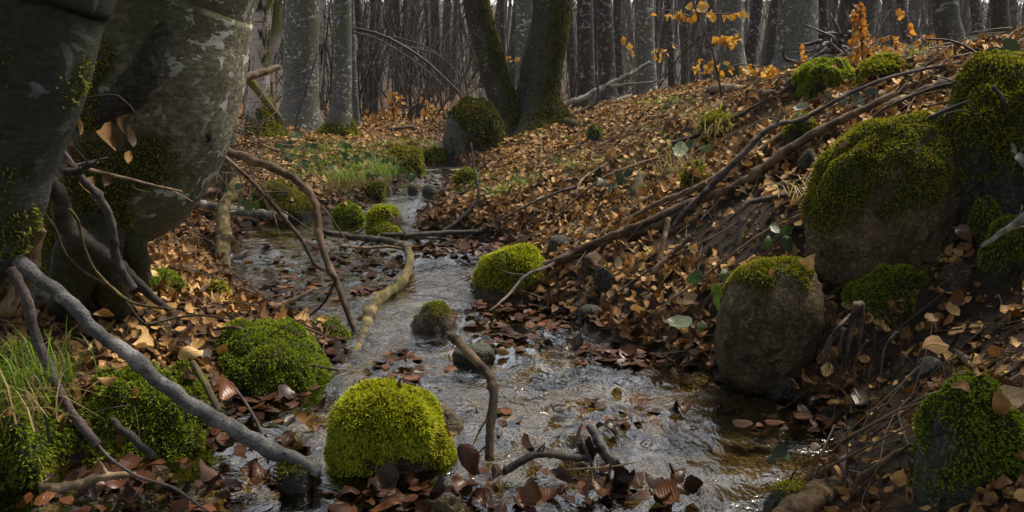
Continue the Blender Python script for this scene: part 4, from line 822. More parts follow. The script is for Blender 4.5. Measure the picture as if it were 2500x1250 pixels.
S('short_stick', 'short stick leaning upright under the poles', [(1632, 533), (1620, 585), (1606, 642)], [12, 14, 14], 'stick_tan', 3.6, 3.5, sides=10)
S('short_stick', 'short stick lying slantwise below the upright one', [(1686, 577), (1640, 620), (1594, 662)], [14, 15, 14], 'stick_tan', 3.45, 3.42, sides=10)
S('short_stick', 'pale crooked stick climbing from the leaves to the poles', [(1510, 560), (1535, 520), (1565, 495), (1595, 475)], [9, 12, 10], 'stick_tan', 4.0, 4.05, sides=8)
S('mossy_branch', 'stubby branch wrapped in moss poking from the bank', [(1565, 428), (1556, 455), (1548, 485), (1540, 520)], [22, 24, 26, 22], 'stick_mossy', 4.5, 4.35, sides=12, bump=.2)
S('mossy_branch', 'mossy root end beside the moss-wrapped stub', [(1478, 525), (1505, 512), (1530, 500)], [10, 20, 16], 'stick_mossy', 4.35, 4.3, sides=10)
S('grey_root', 'bare grey root hooking over the dark soil', [(1790, 600), (1805, 560), (1808, 520), (1825, 495), (1870, 485), (1950, 470)], [8, 12, 14, 14, 12], 'stick_purple', 3.25, 3.35, sides=8, twigs=[([(1806, 540), (1785, 555), (1770, 570)], 6)], over=.02)
S('dry_stalk', 'dry straw-coloured stem arching over the dark soil', [(1620, 745), (1700, 690), (1790, 620), (1860, 570), (1960, 520)], [5, 6, 6, 5], 'stick_tan', 3.1, 3.15, sides=6, over=.02)
S('dry_stalk', 'fine reddish stem sloping from the leaves to the big boulder', [(1500, 720), (1600, 650), (1700, 600), (1810, 540)], [4, 5, 5], 'stick_purple', 3.3, 3.4, sides=6, over=.02)
S('twig', 'dark twig rising from the edge of the leaf slope by the water', [(1080, 566), (1112, 545), (1145, 515), (1168, 480), (1164, 440), (1156, 400), (1150, 350)], [12, 12, 9, 6, 4], 'stick_dark', 4.95, 5.2, sides=8, twigs=[([(1164, 440), (1130, 470), (1080, 465)], 4), ([(1168, 480), (1200, 470), (1240, 466)], 4)])
S('fallen_pole', 'long grey pole leaning up from the twin mossy trees', [(1372, 256), (1420, 240), (1470, 214), (1530, 185), (1588, 152)], [12, 14, 12, 10], 'stick_pale', 10.0, 10.2, sides=10, twigs=[([(1470, 212), (1530, 206), (1580, 202), (1622, 194)], 9)])
S('fallen_branch', 'pale dead branch on leaves behind the upright mossy tree', [(1478, 262), (1505, 248), (1540, 234)], [10, 12, 11], 'stick_pale', 10.5, 10.8, sides=8)
S('fallen_branch', 'dark forked branch behind the upright mossy tree', [(1404, 280), (1440, 262), (1460, 240), (1456, 180)], [6, 8, 10, 5], 'stick_dark', 9.8, 9.9, sides=8, twigs=[([(1440, 262), (1480, 272), (1520, 275)], 6)])
S('fallen_branch', 'upper of two grey branches leaning on the distant boulder', [(1095, 376), (1130, 352), (1170, 330), (1214, 306)], [14, 15, 13], 'stick_pale', 8.0, 8.15, sides=10)
S('fallen_branch', 'lower of two grey branches leaning on the distant boulder', [(1140, 376), (1170, 358), (1216, 334)], [13, 14, 12], 'stick_pale', 7.9, 8.1, sides=10)
S('ridge_log', 'smooth brown log lying along the crest of the slope', [(1722, 221), (1760, 216), (1795, 216), (1840, 224), (1890, 226)], [16, 18, 20, 16, 12], 'stick_tan', 6.6, 6.4, sides=12, knots=2, over=.02)
S('dam_branch', 'black wet branch forming the twig dam across the stream', [(770, 560), (850, 578), (910, 582), (960, 592), (1002, 606)], [14, 16, 20, 14], 'stick_dark', 4.72, 4.5, sides=10, twigs=[([(860, 580), (880, 565), (900, 550)], 7), ([(910, 583), (880, 600), (850, 625)], 7)])
S('dam_branch', 'thin pale branch lying on the twig dam', [(850, 602), (900, 606), (950, 602), (1000, 612)], [6, 8, 6], 'stick_tan', 4.5, 4.45, sides=7)
S('dam_branch', 'straight dark branch along the foot of the leaf slope', [(930, 572), (1000, 574), (1090, 568), (1160, 566), (1250, 562)], [12, 12, 9], 'stick_dark', 4.85, 4.9, sides=9)
S('stream_stick', 'brown stick sticking out of the wet leaves on the stream edge', [(622, 778), (665, 752), (710, 735), (762, 708)], [12, 16, 15, 9], 'stick_brown', 3.5, 3.75, sides=9)
S('dark_root', 'thick dark root curling down from the leaning beech', [(95, 415), (138, 476), (160, 543), (205, 586), (255, 622), (300, 655), (345, 700), (410, 755)], [44, 46, 46, 42, 36, 30, 26, 14], 'stick_dark', 2.42, 2.75, sides=16, n=60, bump=.15)
S('grey_branch', 'lumpy grey branch hanging in front of the leaning beech', [(140, 345), (170, 395), (205, 442), (246, 486), (272, 545), (280, 610), (296, 660), (328, 705)], [14, 16, 16, 20, 20, 22, 20], 'stick_purple', 2.35, 2.45, sides=12, n=60, bump=.2, knots=5, twigs=[([(255, 500), (230, 490), (225, 470)], 7), ([(262, 520), (240, 500), (222, 470), (215, 440)], 7)])
S('dark_branch', 'dark hooked branch above the thick root', [(160, 420), (195, 418), (215, 405), (238, 396)], [18, 20, 16, 9], 'stick_dark', 2.3, 2.3, sides=10)
S('leafy_twig', 'rust-coloured twig stretching out past the elbow of the beech', [(212, 412), (260, 424), (330, 442), (390, 456), (445, 468)], [10, 9, 8, 5], 'stick_tan', 2.4, 2.55, sides=7, twigs=[([(310, 438), (330, 460), (362, 469)], 4)])
S('hanging_twig', 'thin twig that the withered leaves hang from', [(150, 235), (200, 240), (275, 232), (300, 245), (325, 270), (333, 300)], [6, 6, 6, 4], 'stick_dark', 2.5, 2.55, sides=6, twigs=[([(185, 180), (178, 230), (170, 290)], 5), ([(170, 290), (180, 340), (210, 380)], 5)])
S('vine_stem', 'yellowish vine stem trailing over the root', [(168, 510), (190, 540), (204, 600), (225, 650), (250, 680), (300, 725), (345, 745), (420, 755)], [7, 8, 8, 7], 'stick_yellow', 2.3, 2.4, sides=7, n=44)
S('vine_stem', 'second thin vine from the dark trunk to the grey pole', [(112, 525), (135, 560), (160, 620), (205, 665), (250, 690), (300, 730), (340, 780), (370, 790), (470, 770), (560, 778)], [6, 7, 7, 5], 'stick_brown', 2.25, 2.6, sides=7, n=50)
S('wood_shard', 'splintered shard of pale rotten wood in the corner by the dark trunk', [(20, 655), (45, 625), (75, 595), (108, 562)], [52, 46, 34, 12], 'wood_rotten', 2.2, 2.18, sides=9, bump=.4)
S('wood_stump', 'rotten upright stake behind the splintered shard', [(62, 700), (78, 640), (88, 585), (90, 532)], [40, 38, 32, 24], 'wood_rotten', 2.32, 2.36, sides=10, bump=.25)
S('wood_shard', 'brown rotten stake under the grey pole in the corner', [(10, 770), (25, 735), (40, 695)], [36, 36, 28], 'wood_rotten', 2.12, 2.14, sides=9, bump=.3)
S('driftwood', 'forked pale driftwood piece in the dark water of the corner', [(95, 1188), (150, 1190), (205, 1180), (250, 1160), (330, 1160)], [20, 24, 26, 24, 14], 'stick_tan', 1.98, 2.02, sides=12, knots=2, twigs=[([(262, 1162), (250, 1140), (236, 1118)], 16)])
S('thin_stick', 'long wiry twig drooping from the brown branch over the corner water', [(238, 1085), (270, 1120), (340, 1165), (420, 1190), (480, 1230), (540, 1270)], [8, 9, 8, 7], 'stick_purple', 1.98, 1.9, sides=7)
S('thin_stick', 'wiry twig standing before the wet leaf hollow', [(575, 950), (610, 1000), (640, 1060), (655, 1130)], [6, 8, 8, 7], 'stick_purple', 2.3, 2.12, sides=6)
S('short_stick', 'dark stake leaning in the moss under the grey pole', [(270, 1025), (310, 1058), (375, 1115)], [16, 20, 20], 'stick_dark', 2.18, 2.08, sides=9)
S('thin_stick', 'curved dark twig among the moss of the grassy mound', [(60, 920), (85, 960), (110, 1010), (120, 1080)], [9, 9, 7], 'stick_dark', 1.98, 1.96, sides=7)
S('thin_branch', 'twig lying over the long green mound', [(520, 805), (580, 800), (640, 830), (700, 868), (760, 890), (830, 905)], [6, 8, 8, 6], 'stick_brown', 2.85, 2.78, sides=7, twigs=[([(580, 800), (600, 830), (612, 852)], 5), ([(640, 830), (690, 800), (730, 780)], 5)])
S('mossy_stick', 'brown stick leaning between the two green moss mounds', [(470, 885), (500, 935), (520, 975), (535, 1005)], [16, 20, 16], 'stick_mossy', 2.5, 2.35, sides=9)
S('rotten_log', 'split rotten log with visible grain at the bottom edge', [(1880, 1300), (1960, 1240), (2010, 1205), (2062, 1178)], [86, 82, 72, 56], 'wood_rotten', 1.72, 1.86, sides=16, n=40, bump=.18)
S('upright_stick', 'reddish stick standing over the end of the rotten log', [(2056, 1118), (2064, 1160), (2080, 1205), (2106, 1262)], [18, 20, 24, 26], 'stick_purple', 1.84, 1.74, sides=12, knots=2)
S('fallen_branch', 'curved branch from the rotten log up to the shaded boulder', [(2080, 1190), (2120, 1155), (2190, 1108), (2250, 1092), (2320, 1076), (2390, 1062), (2450, 1042), (2540, 1005)], [14, 18, 20, 22, 18], 'stick_brown', 1.85, 1.60, sides=12, n=50, knots=3, over=.02)
S('fallen_branch', 'lower thin branch in the loose leaves under the shaded boulder', [(2240, 1200), (2300, 1170), (2360, 1148), (2430, 1125), (2500, 1110)], [10, 13, 14], 'stick_brown', 1.72, 1.58, sides=9, over=.02)
S('crooked_stick', 'knobbly crooked stick at the edge of the leaf pile', [(2465, 1060), (2485, 1085), (2490, 1120), (2480, 1165)], [16, 18, 18], 'stick_tan', 1.62, 1.6, sides=10, bump=.25, knots=2)
S('grey_stick', 'grey weathered stick jutting in front of the upper bank boulder', [(2395, 602), (2440, 572), (2500, 530), (2560, 480)], [8, 16, 20], 'stick_pale', 2.6, 2.5, sides=10)
S('boulder_twig', 'topmost dark twig over the upper bank boulder', [(2520, 160), (2440, 195), (2340, 203), (2270, 218), (2170, 260), (2120, 300)], [12, 11, 9, 7, 5], 'stick_dark', 3.0, 3.2, sides=7, n=40, twigs=[([(2340, 203), (2300, 190), (2250, 180)], 5)])
S('boulder_twig', 'second dark twig sweeping over the upper bank boulder', [(2520, 208), (2440, 225), (2355, 252), (2290, 278), (2205, 318), (2170, 350)], [12, 11, 9, 5], 'stick_dark', 2.95, 3.05, sides=7, n=40, twigs=[([(2290, 278), (2260, 330), (2280, 350)], 6), ([(2355, 252), (2330, 280), (2310, 310)], 4)])
S('boulder_twig', 'stiff black twig hanging down across the upper boulder', [(2425, 212), (2455, 255), (2470, 300), (2488, 345), (2490, 400)], [11, 11, 9, 6], 'stick_dark', 2.9, 2.9, sides=7)
S('boulder_twig', 'lowest twig crossing the moss of the upper boulder', [(2520, 282), (2440, 290), (2380, 304), (2320, 308)], [10, 9, 10, 5], 'stick_dark', 2.92, 3.0, sides=7, twigs=[([(2440, 290), (2400, 270), (2360, 268), (2300, 278)], 5)])
S('boulder_twig', 'fine twig arching across the crest from the dark trunk', [(2260, 95), (2330, 102), (2400, 140), (2450, 165), (2500, 190)], [5, 6, 8, 8], 'stick_dark', 3.2, 3.1, sides=6)
S('drooping_branch', 'long drooping bare branch from the slim beech into the thicket', [(866, 70), (920, 82), (980, 110), (1040, 150), (1090, 195), (1125, 230)], [7, 8, 6, 3], 'stick_dark', 9.6, 9.3, sides=6, twigs=[([(866, 80), (920, 95), (990, 135), (1050, 180), (1100, 225)], 5), ([(980, 110), (1040, 125), (1100, 140)], 4), ([(940, 90), (980, 95), (1050, 120), (1110, 170), (1140, 200)], 4)])
S('thin_branch', 'thin bare twig hanging across the thick straight beech', [(775, 130), (760, 180), (740, 240), (725, 290), (722, 320)], [3, 4, 5], 'stick_dark', 9.3, 9.3, sides=5)
S('dead_stump', 'dark crooked dead stem among the small orange shrubs', [(1000, 285), (1005, 268), (1020, 255), (1022, 235)], [14, 10, 9, 5], 'stick_dark', 11.0, 11.0, sides=8)
S('fallen_log', 'brown log lying in the distant hollow', [(920, 318), (960, 314), (1010, 310)], [7, 9, 7], 'stick_brown', 10.3, 10.4, sides=8)
S('dry_branch', 'long pale twig lying down the leaf slope', [(1405, 478), (1420, 440), (1455, 415), (1490, 392), (1518, 358)], [5, 6, 6, 4], 'stick_tan', 5.2, 5.6, sides=6, over=.02)
S('dry_branch', 'thin dark twig lying across the leaf slope towards the brambles', [(1330, 560), (1400, 490), (1480, 430), (1560, 400), (1620, 380)], [5, 7, 7, 5], 'stick_brown', 4.8, 5.1, sides=6, twigs=[([(1480, 430), (1520, 415), (1560, 412)], 4)], over=.02)
S('dry_branch', 'grey twig lying flat low on the leaf slope', [(1210, 545), (1290, 500), (1360, 470), (1420, 452)], [5, 7, 6], 'stick_purple', 5.0, 5.4, sides=6, over=.02)
S('dry_branch', 'short black stick upright on the leaf slope', [(1330, 545), (1338, 520), (1342, 490)], [5, 6, 4], 'stick_dark', 4.9, 4.95, sides=6, over=.02)
S('dry_branch', 'dark branch running up to the crest hump', [(1640, 350), (1700, 330), (1760, 305), (1850, 255), (1960, 195)], [8, 9, 8, 5], 'stick_dark', 5.1, 5.0, sides=7, over=.02)
S('weathered_log', 'weathered plank-like log end between leaves on the upper bank', [(2150, 262), (2220, 240), (2290, 212), (2350, 192)], [14, 24, 26, 20], 'stick_brown', 3.55, 3.5, sides=9, bump=.2, over=.02)
S('weathered_log', 'second weathered branch just below the plank-like one', [(2140, 250), (2180, 228), (2240, 200)], [10, 14, 10], 'stick_tan', 3.65, 3.6, sides=9, over=.02)
# hanging roots of the undercut bank
ro = empty('exposed_roots', P(2120, 880, 2.62)); tag(ro, 'tangle of bare roots hanging from the moss ledge over the undercut soil', 'roots')
rng = np.random.default_rng(31)
RT = [[(2092, 742), (2080, 800), (2068, 860), (2050, 930)], [(2100, 740), (2102, 800), (2095, 860)], [(2075, 770), (2045, 800), (2020, 835), (2005, 870)], [(2140, 800), (2130, 860), (2122, 930), (2130, 990)], [(2060, 800), (2050, 850), (2060, 900), (2040, 960)],
      [(2190, 810), (2160, 850), (2150, 920)], [(2120, 830), (2090, 880), (2085, 950), (2070, 1000)], [(2205, 860), (2200, 920), (2160, 990), (2120, 1040)], [(2030, 820), (2020, 860), (2012, 890)], [(2230, 1080), (2150, 1045), (2100, 1060), (2080, 1090), (2085, 1140)]]
for k, pp in enumerate(RT):
    q, rr = smooth_path([P(u, v, 2.62-.05*rng.random()-.00018*max(v-800, 0)*1.6) for u, v in pp], 20, [.006 if k > 1 else .013, .002]); V, Fc = tube(q, rr, 6, True, .2, k)
    obj('root', V, Fc, 'stick_purple' if k % 3 else 'stick_brown', ro.location, ro)
fine = []
for k in range(150):
    u, v = rng.uniform(2010, 2220), rng.uniform(740, 960); b = P(u, v, 2.66-.0003*max(v-800, 0)); L = rng.uniform(.05, .16)
    fine += bare_branches(rng, b, (rng.normal(0, .5), -.3, -1), L, .0014, 1, 5, 2, .3, -.1)
Vt, Ft = tubes_simple(fine, 3); o = obj('rootlet', Vt, Ft, 'stick_brown', ro.location, ro); o['kind'] = 'stuff'
# brush of dead twigs heaped behind the leaning beech
T = []
for k in range(60):
    b = P(rng.uniform(515, 640), rng.uniform(290, 430), rng.uniform(4.6, 5.6)); T += bare_branches(rng, b, (rng.normal(0.5, .5), rng.normal(0, .4), rng.normal(-.2, .5)), rng.uniform(.25, .6), .004, 1, 5, 2, .2, -.05)
Vt, Ft = tubes_simple(T, 4); b = P(575, 430, 5.1); o = obj('brush_heap', Vt, Ft, 'stick_brown', (b[0], b[1], hz(b[0], b[1]))); tag(o, 'heap of dead brown twigs behind the foot of the leaning beech', 'brush', kind='stuff')

# dark root plate of a fallen tree on the ridge
rp_ = empty('root_plate', P(2035, 165, 7.4)); tag(rp_, 'dark upturned root plate between the broad smooth beech and the dark leaning one', 'roots')
for k in range(44):
    a = rng.uniform(0, 6.28); b = P(2035, 135, 7.4)+rng.normal(0, .08, 3); dr = np.array([math.cos(a), rng.normal(0, .3), math.sin(a)*.8])
    q, rr = smooth_path([b, b+dr*.14+rng.normal(0, .03, 3), b+dr*.30+rng.normal(0, .06, 3)], 10, [.022, .015, .004]); V, Fc = tube(q, rr, 8, True, .25, k); obj('root', V, Fc, 'stick_dark', rp_.location, rp_)
# ================================================================== SAPLINGS, BRAMBLES, WITHERED LEAVES
def rot_to(normal, along):
    N = unit(np.asarray(normal, float)); b = unit(np.asarray(along, float)-N*np.dot(along, N)); t = np.cross(b, N); return np.stack([t, b, N], -1)
def leafy(name, label, cat, stems, leaves, d, mat, stem_mat, seed, size, kind='hi', group=None, hang=.8, extra=0):
    """stems: pixel paths; leaves: (u, v) or (u, v, size px) positions"""
    rng = np.random.default_rng(seed); s0 = [(*x, d) if len(x) == 2 else x for x in stems[0][0]]; b = P(*s0[0])
    t = empty(name, b); tag(t, label, cat, group)
    paths = []
    for k, (pp, w) in enumerate(stems):
        W = np.array([P(*x) if len(x) > 2 else P(x[0], x[1], d) for x in pp]); q, rr = smooth_path(W, max(10, 5*len(pp)), np.array([w, w*.4])/2*d/CP/F_PX); V, Fc = tube(q, rr, 6, True, .08, seed+k)
        obj('stem' if k == 0 else 'twig', V, Fc, stem_mat, t.location, t); paths.append(q)
    pos = [(P(x[0], x[1], d+rng.normal(0, .03*d/4)), (x[2] if len(x) > 2 else size)) for x in leaves]
    for _ in range(extra):
        q = paths[rng.integers(0 if len(paths) == 1 else 1, len(paths))]; p = q[rng.integers(len(q)//5, len(q))]+rng.normal(0, .012*d/4, 3); pos.append((p, size))
    for p, sz in pos:
        s = sz*rng.uniform(.75, 1.2)*d/CP/F_PX
        al = unit(np.array([rng.normal(0, .6), rng.normal(0, .4), -hang+rng.normal(0, .25)])); nr = np.array([rng.normal(0, .5), -1+rng.normal(0, .4), rng.normal(.5, .4)])
        R = rot_to(nr, al); k = int(rng.integers(0, 14 if kind == 'hi' else 5))
        leaf_obj('leaf', kind, k, mat, p+al*s*.5, R, s, t)
    return t
leafy('beech_sapling', 'young beech sapling with sprays of golden leaves before the stout greenish trunk', 'sapling', [([(1762, 235), (1752, 180), (1735, 110), (1708, 50), (1690, -20), (1680, -160)], 5), ([(1708, 50), (1660, 32), (1592, 18)], 4), ([(1700, 30), (1750, 34), (1812, 30)], 4), ([(1735, 110), (1765, 96), (1806, 90)], 4), ([(1750, 170), (1735, 150), (1700, 160)], 3), ([(1755, 180), (1800, 158), (1850, 162), (1900, 168)], 4), ([(1700, 20), (1720, -20), (1740, -60)], 4)],
      [(1688, 5, 26), (1700, 8, 28), (1712, 14, 26), (1725, 8, 28), (1738, 25, 24), (1690, 24, 26), (1745, 35, 22), (1600, 30), (1622, 34), (1640, 36), (1650, 34), (1664, 38), (1765, 34), (1778, 36), (1786, 34), (1800, 30), (1755, 92), (1768, 90), (1775, 97), (1788, 96), (1800, 100), (1740, 150), (1755, 156), (1770, 150), (1780, 160), (1766, 172), (1820, 162), (1824, 176), (1838, 170), (1815, 165), (1850, 170), (1860, 176), (1880, 166), (1893, 168), (1888, 174)], 4.6, 'leaf_gold', 'stick_dark', 61, 20, extra=46)
leafy('beech_sapling', 'upright young sapling dense with orange leaves on the crest', 'sapling', [([(2108, 185), (2104, 120), (2102, 60), (2098, 0)], 6), ([(2104, 110), (2130, 90), (2145, 70)], 3), ([(2106, 130), (2140, 120), (2168, 118)], 3), ([(2106, 140), (2085, 120), (2075, 110)], 3)],
      [(2096+(9+k*.16)*math.sin(k*2.4)+k*.10, 4+k*1.55, 17) for k in range(96)]+[(2118+k*5, 104+14*math.sin(k*3), 16) for k in range(16)], 4.3, 'leaf_orange', 'stick_brown', 62, 22)
leafy('beech_seedling', 'low orange-leaved seedling beside the upright orange sapling', 'sapling', [([(2180, 150), (2185, 120), (2190, 95)], 4), ([(2185, 120), (2200, 110), (2212, 105)], 3)], [(2182, 95), (2188, 102), (2175, 110), (2196, 108), (2205, 104), (2170, 120), (2192, 122), (2160, 122), (2180, 130), (2200, 124)], 4.5, 'leaf_orange', 'stick_brown', 63, 20)
leafy('beech_seedling', 'small seedling with a few orange leaves at the foot of the broad smooth beech', 'sapling', [([(1968, 175), (1962, 140), (1960, 105)], 3)], [(1960, 108), (1962, 125), (1958, 138), (1972, 138), (1976, 150), (1984, 152), (1966, 148)], 5.5, 'leaf_orange', 'stick_brown', 64, 17)
leafy('beech_seedling', 'seedling with hanging orange leaves further along the crest', 'sapling', [([(2290, 130), (2275, 90), (2262, 60)], 4), ([(2275, 90), (2240, 88), (2225, 80)], 3)], [(2226, 55), (2222, 78), (2228, 84), (2262, 86), (2272, 82), (2280, 86), (2245, 92), (2195, 22), (2205, 26), (2290, 100), (2286, 116)], 5.0, 'leaf_orange', 'stick_brown', 65, 20)
leafy('beech_seedling', 'distant sprig of golden leaves between the middle trunks', 'sapling', [([(1545, 150), (1535, 120), (1525, 90)], 3)], [(1522, 92), (1528, 98), (1535, 104), (1542, 108), (1532, 112), (1540, 120), (1546, 128), (1525, 100)], 8.0, 'leaf_gold', 'stick_dark', 66, 14)
leafy('beech_seedling', 'distant drooping sprig of golden leaves by the broad beech the pole points to', 'sapling', [([(1640, 150), (1620, 125), (1600, 118)], 3)], [(1596, 122), (1604, 120), (1612, 126), (1620, 120), (1602, 134), (1612, 138), (1626, 130), (1598, 140), (1630, 118), (1650, 108)], 8.0, 'leaf_gold', 'stick_dark', 67, 14)
leafy('beech_seedling', 'tiny sprig of golden leaves between the twin mossy trees', 'sapling', [([(1275, 190), (1262, 160), (1240, 140)], 3)], [(1242, 140), (1250, 146), (1256, 142), (1264, 140), (1248, 136), (1268, 220), (1260, 222)], 9.0, 'leaf_gold', 'stick_dark', 68, 13)
leafy('orange_shrub', 'small orange-leaved shrub in the distant hollow', 'shrub', [([(962, 296), (960, 262), (955, 225)], 4), ([(960, 262), (975, 250), (985, 240)], 3)], [(945+k % 7*6, 222+(k*37) % 66, 12) for k in range(34)], 11.0, 'leaf_orange', 'stick_brown', 69, 12)
leafy('orange_shrub', 'second orange-leaved shrub past the crooked dead stem', 'shrub', [([(1045, 296), (1050, 262), (1058, 240)], 3)], [(1028+k % 7*6, 236+(k*29) % 50, 11) for k in range(24)], 11.5, 'leaf_orange', 'stick_brown', 70, 11)
leafy('orange_shrub', 'low orange-leaved shrub under the dark pole-like trunks', 'shrub', [([(915, 296), (918, 280), (912, 268)], 3)], [(900+k % 6*6, 268+(k*17) % 26, 10) for k in range(14)], 11.2, 'leaf_orange', 'stick_brown', 71, 10)
# brambles
def bramble(label, stems, leaves, d, seed, mat='leaf_green', size=40, name='bramble', group=None):
    return leafy(name, label, 'bramble', stems, leaves, d, mat, 'stick_brown', seed, size, 'flat', group, .5)
bramble('bramble sprig with three green leaves over the dark soil', [([(1850, 640), (1890, 600), (1915, 580)], 4)], [(1898, 552, 40), (1940, 560, 44), (1916, 575, 52), (1882, 575, 52)], 3.15, 81)
bramble('bramble with big green leaves hanging in front of the egg-shaped boulder', [([(1690, 830), (1720, 740), (1770, 690), (1840, 640)], 5)], [(1728, 715, 88), (1835, 632, 70), (1696, 668, 60), (1770, 660, 56), (1682, 765, 64), (1742, 690, 50), (1700, 790, 40)], 3.0, 82)
bramble('bramble leaves at the top edge of the leaf slope over the tan stone', [([(1640, 410), (1670, 370), (1720, 350)], 4)], [(1664, 345, 46), (1690, 340, 36), (1640, 355, 40), (1718, 350, 36), (1735, 352, 30), (1625, 385, 30)], 4.7, 83)
bramble('dull green bramble leaves lying among leaves on the upper bank', [([(2030, 262), (2080, 240), (2120, 232)], 4)], [(2086, 222, 60), (2112, 218, 40), (2020, 222, 44), (1972, 250, 32), (2050, 228, 34)], 3.85, 84, 'leaf_dull_green')
bramble('large dark bramble leaves beside the blackish trunk on the crest', [([(2470, 190), (2440, 150), (2420, 110)], 4)], [(2430, 110, 90), (2452, 95, 60), (2410, 140, 50), (2460, 140, 50)], 3.6, 85, 'leaf_dull_green')
bramble('bramble sprig arching over the water near the rotten log', [([(2048, 1148), (2030, 1110), (2000, 1082), (1975, 1074), (1935, 1088)], 5), ([(2010, 1090), (2028, 1084), (2030, 1070)], 4)], [(1930, 1090, 60), (1900, 1092, 60), (1880, 1110, 36)], 1.95, 86, 'leaf_dull_green')
bramble('green bramble leaves by the top of the crooked yellow branch', [([(600, 510), (590, 480), (570, 458)], 3)], [(568, 450, 34), (586, 485, 40), (612, 480, 40), (622, 492, 36), (600, 490, 34)], 4.6, 87)
bramble('dark leaf sprig hanging in front of the upper boulder', [([(2500, 360), (2480, 390), (2470, 430)], 4)], [(2475, 370, 60), (2490, 350, 50)], 2.8, 88, 'leaf_dull_green')
bramble('dull leaves of a bramble at the moss-wrapped stub', [([(1530, 450), (1510, 430), (1490, 425)], 3)], [(1500, 420, 34), (1520, 425, 34), (1478, 432, 30), (1545, 415, 30), (1500, 445, 30)], 4.5, 89, 'leaf_dull_green')
rng = np.random.default_rng(91)
PLANT_LAB = 'third,fifth,eighth,fourth,tenth,eleventh,twelfth,fourteenth,ninth,seventh,second,first,thirteenth,fifteenth,sixteenth,sixth'.split(',')
for k, (u, v) in enumerate([(705, 362), (740, 372), (775, 392), (738, 412), (830, 372), (860, 398), (890, 392), (930, 408), (810, 425), (765, 405), (700, 395), (680, 370), (905, 442), (950, 425), (1000, 440), (720, 345)]):
    g = G(u, v); d = g[1]
    leafy('ground_plant', PLANT_LAB[k]+' small green plant along the grassy bank beyond the pool', 'plant', [([(u, v+4, d), (u+2, v-8, d)], 3)], [(u+rng.uniform(-16, 16), v-12+rng.uniform(-8, 8), 20) for _ in range(6)], d, 'leaf_green', 'stick_brown', 92+k, 20, 'flat', 'small plants in the grassy bank', .2)
# withered leaves hanging on the twig before the beech
for k, (u, v, s, lab) in enumerate([(282, 335, 120, 'long withered leaf hanging at the edge of the cluster before the beech'), (326, 335, 100, 'broad withered leaf hanging in the middle of the cluster before the beech'), (300, 300, 80, 'folded withered leaf at the top of the cluster before the beech'), (318, 385, 60, 'small withered leaf tip below the cluster before the beech'),
                                     (180, 368, 90, 'withered leaf hanging against the dark neighbour trunk'), (232, 455, 80, 'withered leaf caught on the lumpy grey branch'), (270, 440, 60, 'small withered leaf on the rust-coloured twig'), (195, 310, 70, 'dead leaf stuck on the mossy ledge of the beech')]):
    d = 2.52; R = rot_to((.3*math.sin(k*2), -1, .25), (.22*math.sin(k*1.7+1), 0, -1)); sc = s*d/CP/F_PX*.6
    R[:, 0] *= .42
    o = leaf_obj('withered_leaf', 'hi', (2, 8, 12, 5, 12, 2, 8, 6)[k], 'leaf_dry_one', P(u, v, d), R, sc); tag(o, lab, 'leaf', 'withered leaves on the beech twigs')

# ================================================================== FALLEN LEAVES
rng = np.random.default_rng(5)
def scatter(x0, x1, y0, y1, n):
    x = rng.uniform(x0, x1, n); y = rng.uniform(y0, y1, n); z = hgt(x, y); return np.stack([x, y, z], -1)
def inview(p, mu=500, mv=250):
    u, v = proj(p); return (u > -mu) & (u < 2500+mu) & (v > -mv) & (v < 1250+mv), u, v
def dry_density(p, u, v):
    s = sdist(p[:, 0], p[:, 1]); n = fbm(p*[3, 3, 0], 3, 31)
    d = sstep(-.02, .10, s)*np.clip(1-.93*in_ell(u, v, SOIL), 0, 1)*np.clip(1-.62*in_ell(u, v, GREEN), 0, 1)*np.clip(.85+.6*n, .25, 1)
    return d*(1-.6*in_ell(u, v, [(350, 790, 230, 70, .6), (1000, 300, 120, 30, 0)]))
LM = []
NOUNS = 'boulder stone mound hummock cushion pole branch stick twig log root ledge hump knob shard stake beech birch trunk stem driftwood lump tuft overhang'.split()
def short_name(lab):
    w = lab.replace(',', '').split()
    for k, x in enumerate(w):
        if x in NOUNS and k < 5: return ' '.join(w[:k+1])
    return None
for ob in list(bpy.data.objects):
    if ob.parent is None and ob.get('category') in ('boulder', 'stone', 'moss mound', 'branch'):
        sn = short_name(ob['label'])
        if sn:
            c = ob.location if ob.type == 'EMPTY' else sum((Vector(b) for b in ob.bound_box), Vector())/8+ob.location
            LM.append((sn, np.array(proj(np.array(c)))))
_cnt = {}
for sn, c in LM: _cnt[sn] = _cnt.get(sn, 0)+1
LM = [x for x in LM if _cnt[x[0]] == 1]
LMP = np.array([x[1] for x in LM])
ORD = 'topmost,second from the top,third from the top,fourth from the top,fifth from the top,sixth from the top,seventh from the top,eighth from the top,ninth from the top,tenth from the top,eleventh from the top,twelfth from the top,thirteenth from the top,fourteenth from the top,fifteenth from the top,sixteenth from the top,seventeenth from the top,eighteenth from the top,nineteenth from the top,twentieth from the top'.split(',')
def label_leaves(items, what, grp):
    """items: (object, u, v): each leaf is named by the thing beside it and its order there"""
    by = {}
    for o, u, v in items: by.setdefault(int(np.argmin(np.hypot(LMP[:, 0]-u, (LMP[:, 1]-v)*1.3))), []).append((v, u, o))
    for k, l in by.items():
        l.sort(key=lambda a: a[:2])
        for n, (v, u, o) in enumerate(l):
            od = (ORD[n]+' of the ') if len(l) > 1 else ('lowest of the ' if len(l) > 1 else 'lone ')
            tag(o, od+what+(' leaves' if len(l) > 1 else ' leaf')+' by the '+LM[k][0], 'leaf', grp)
pos_all = []
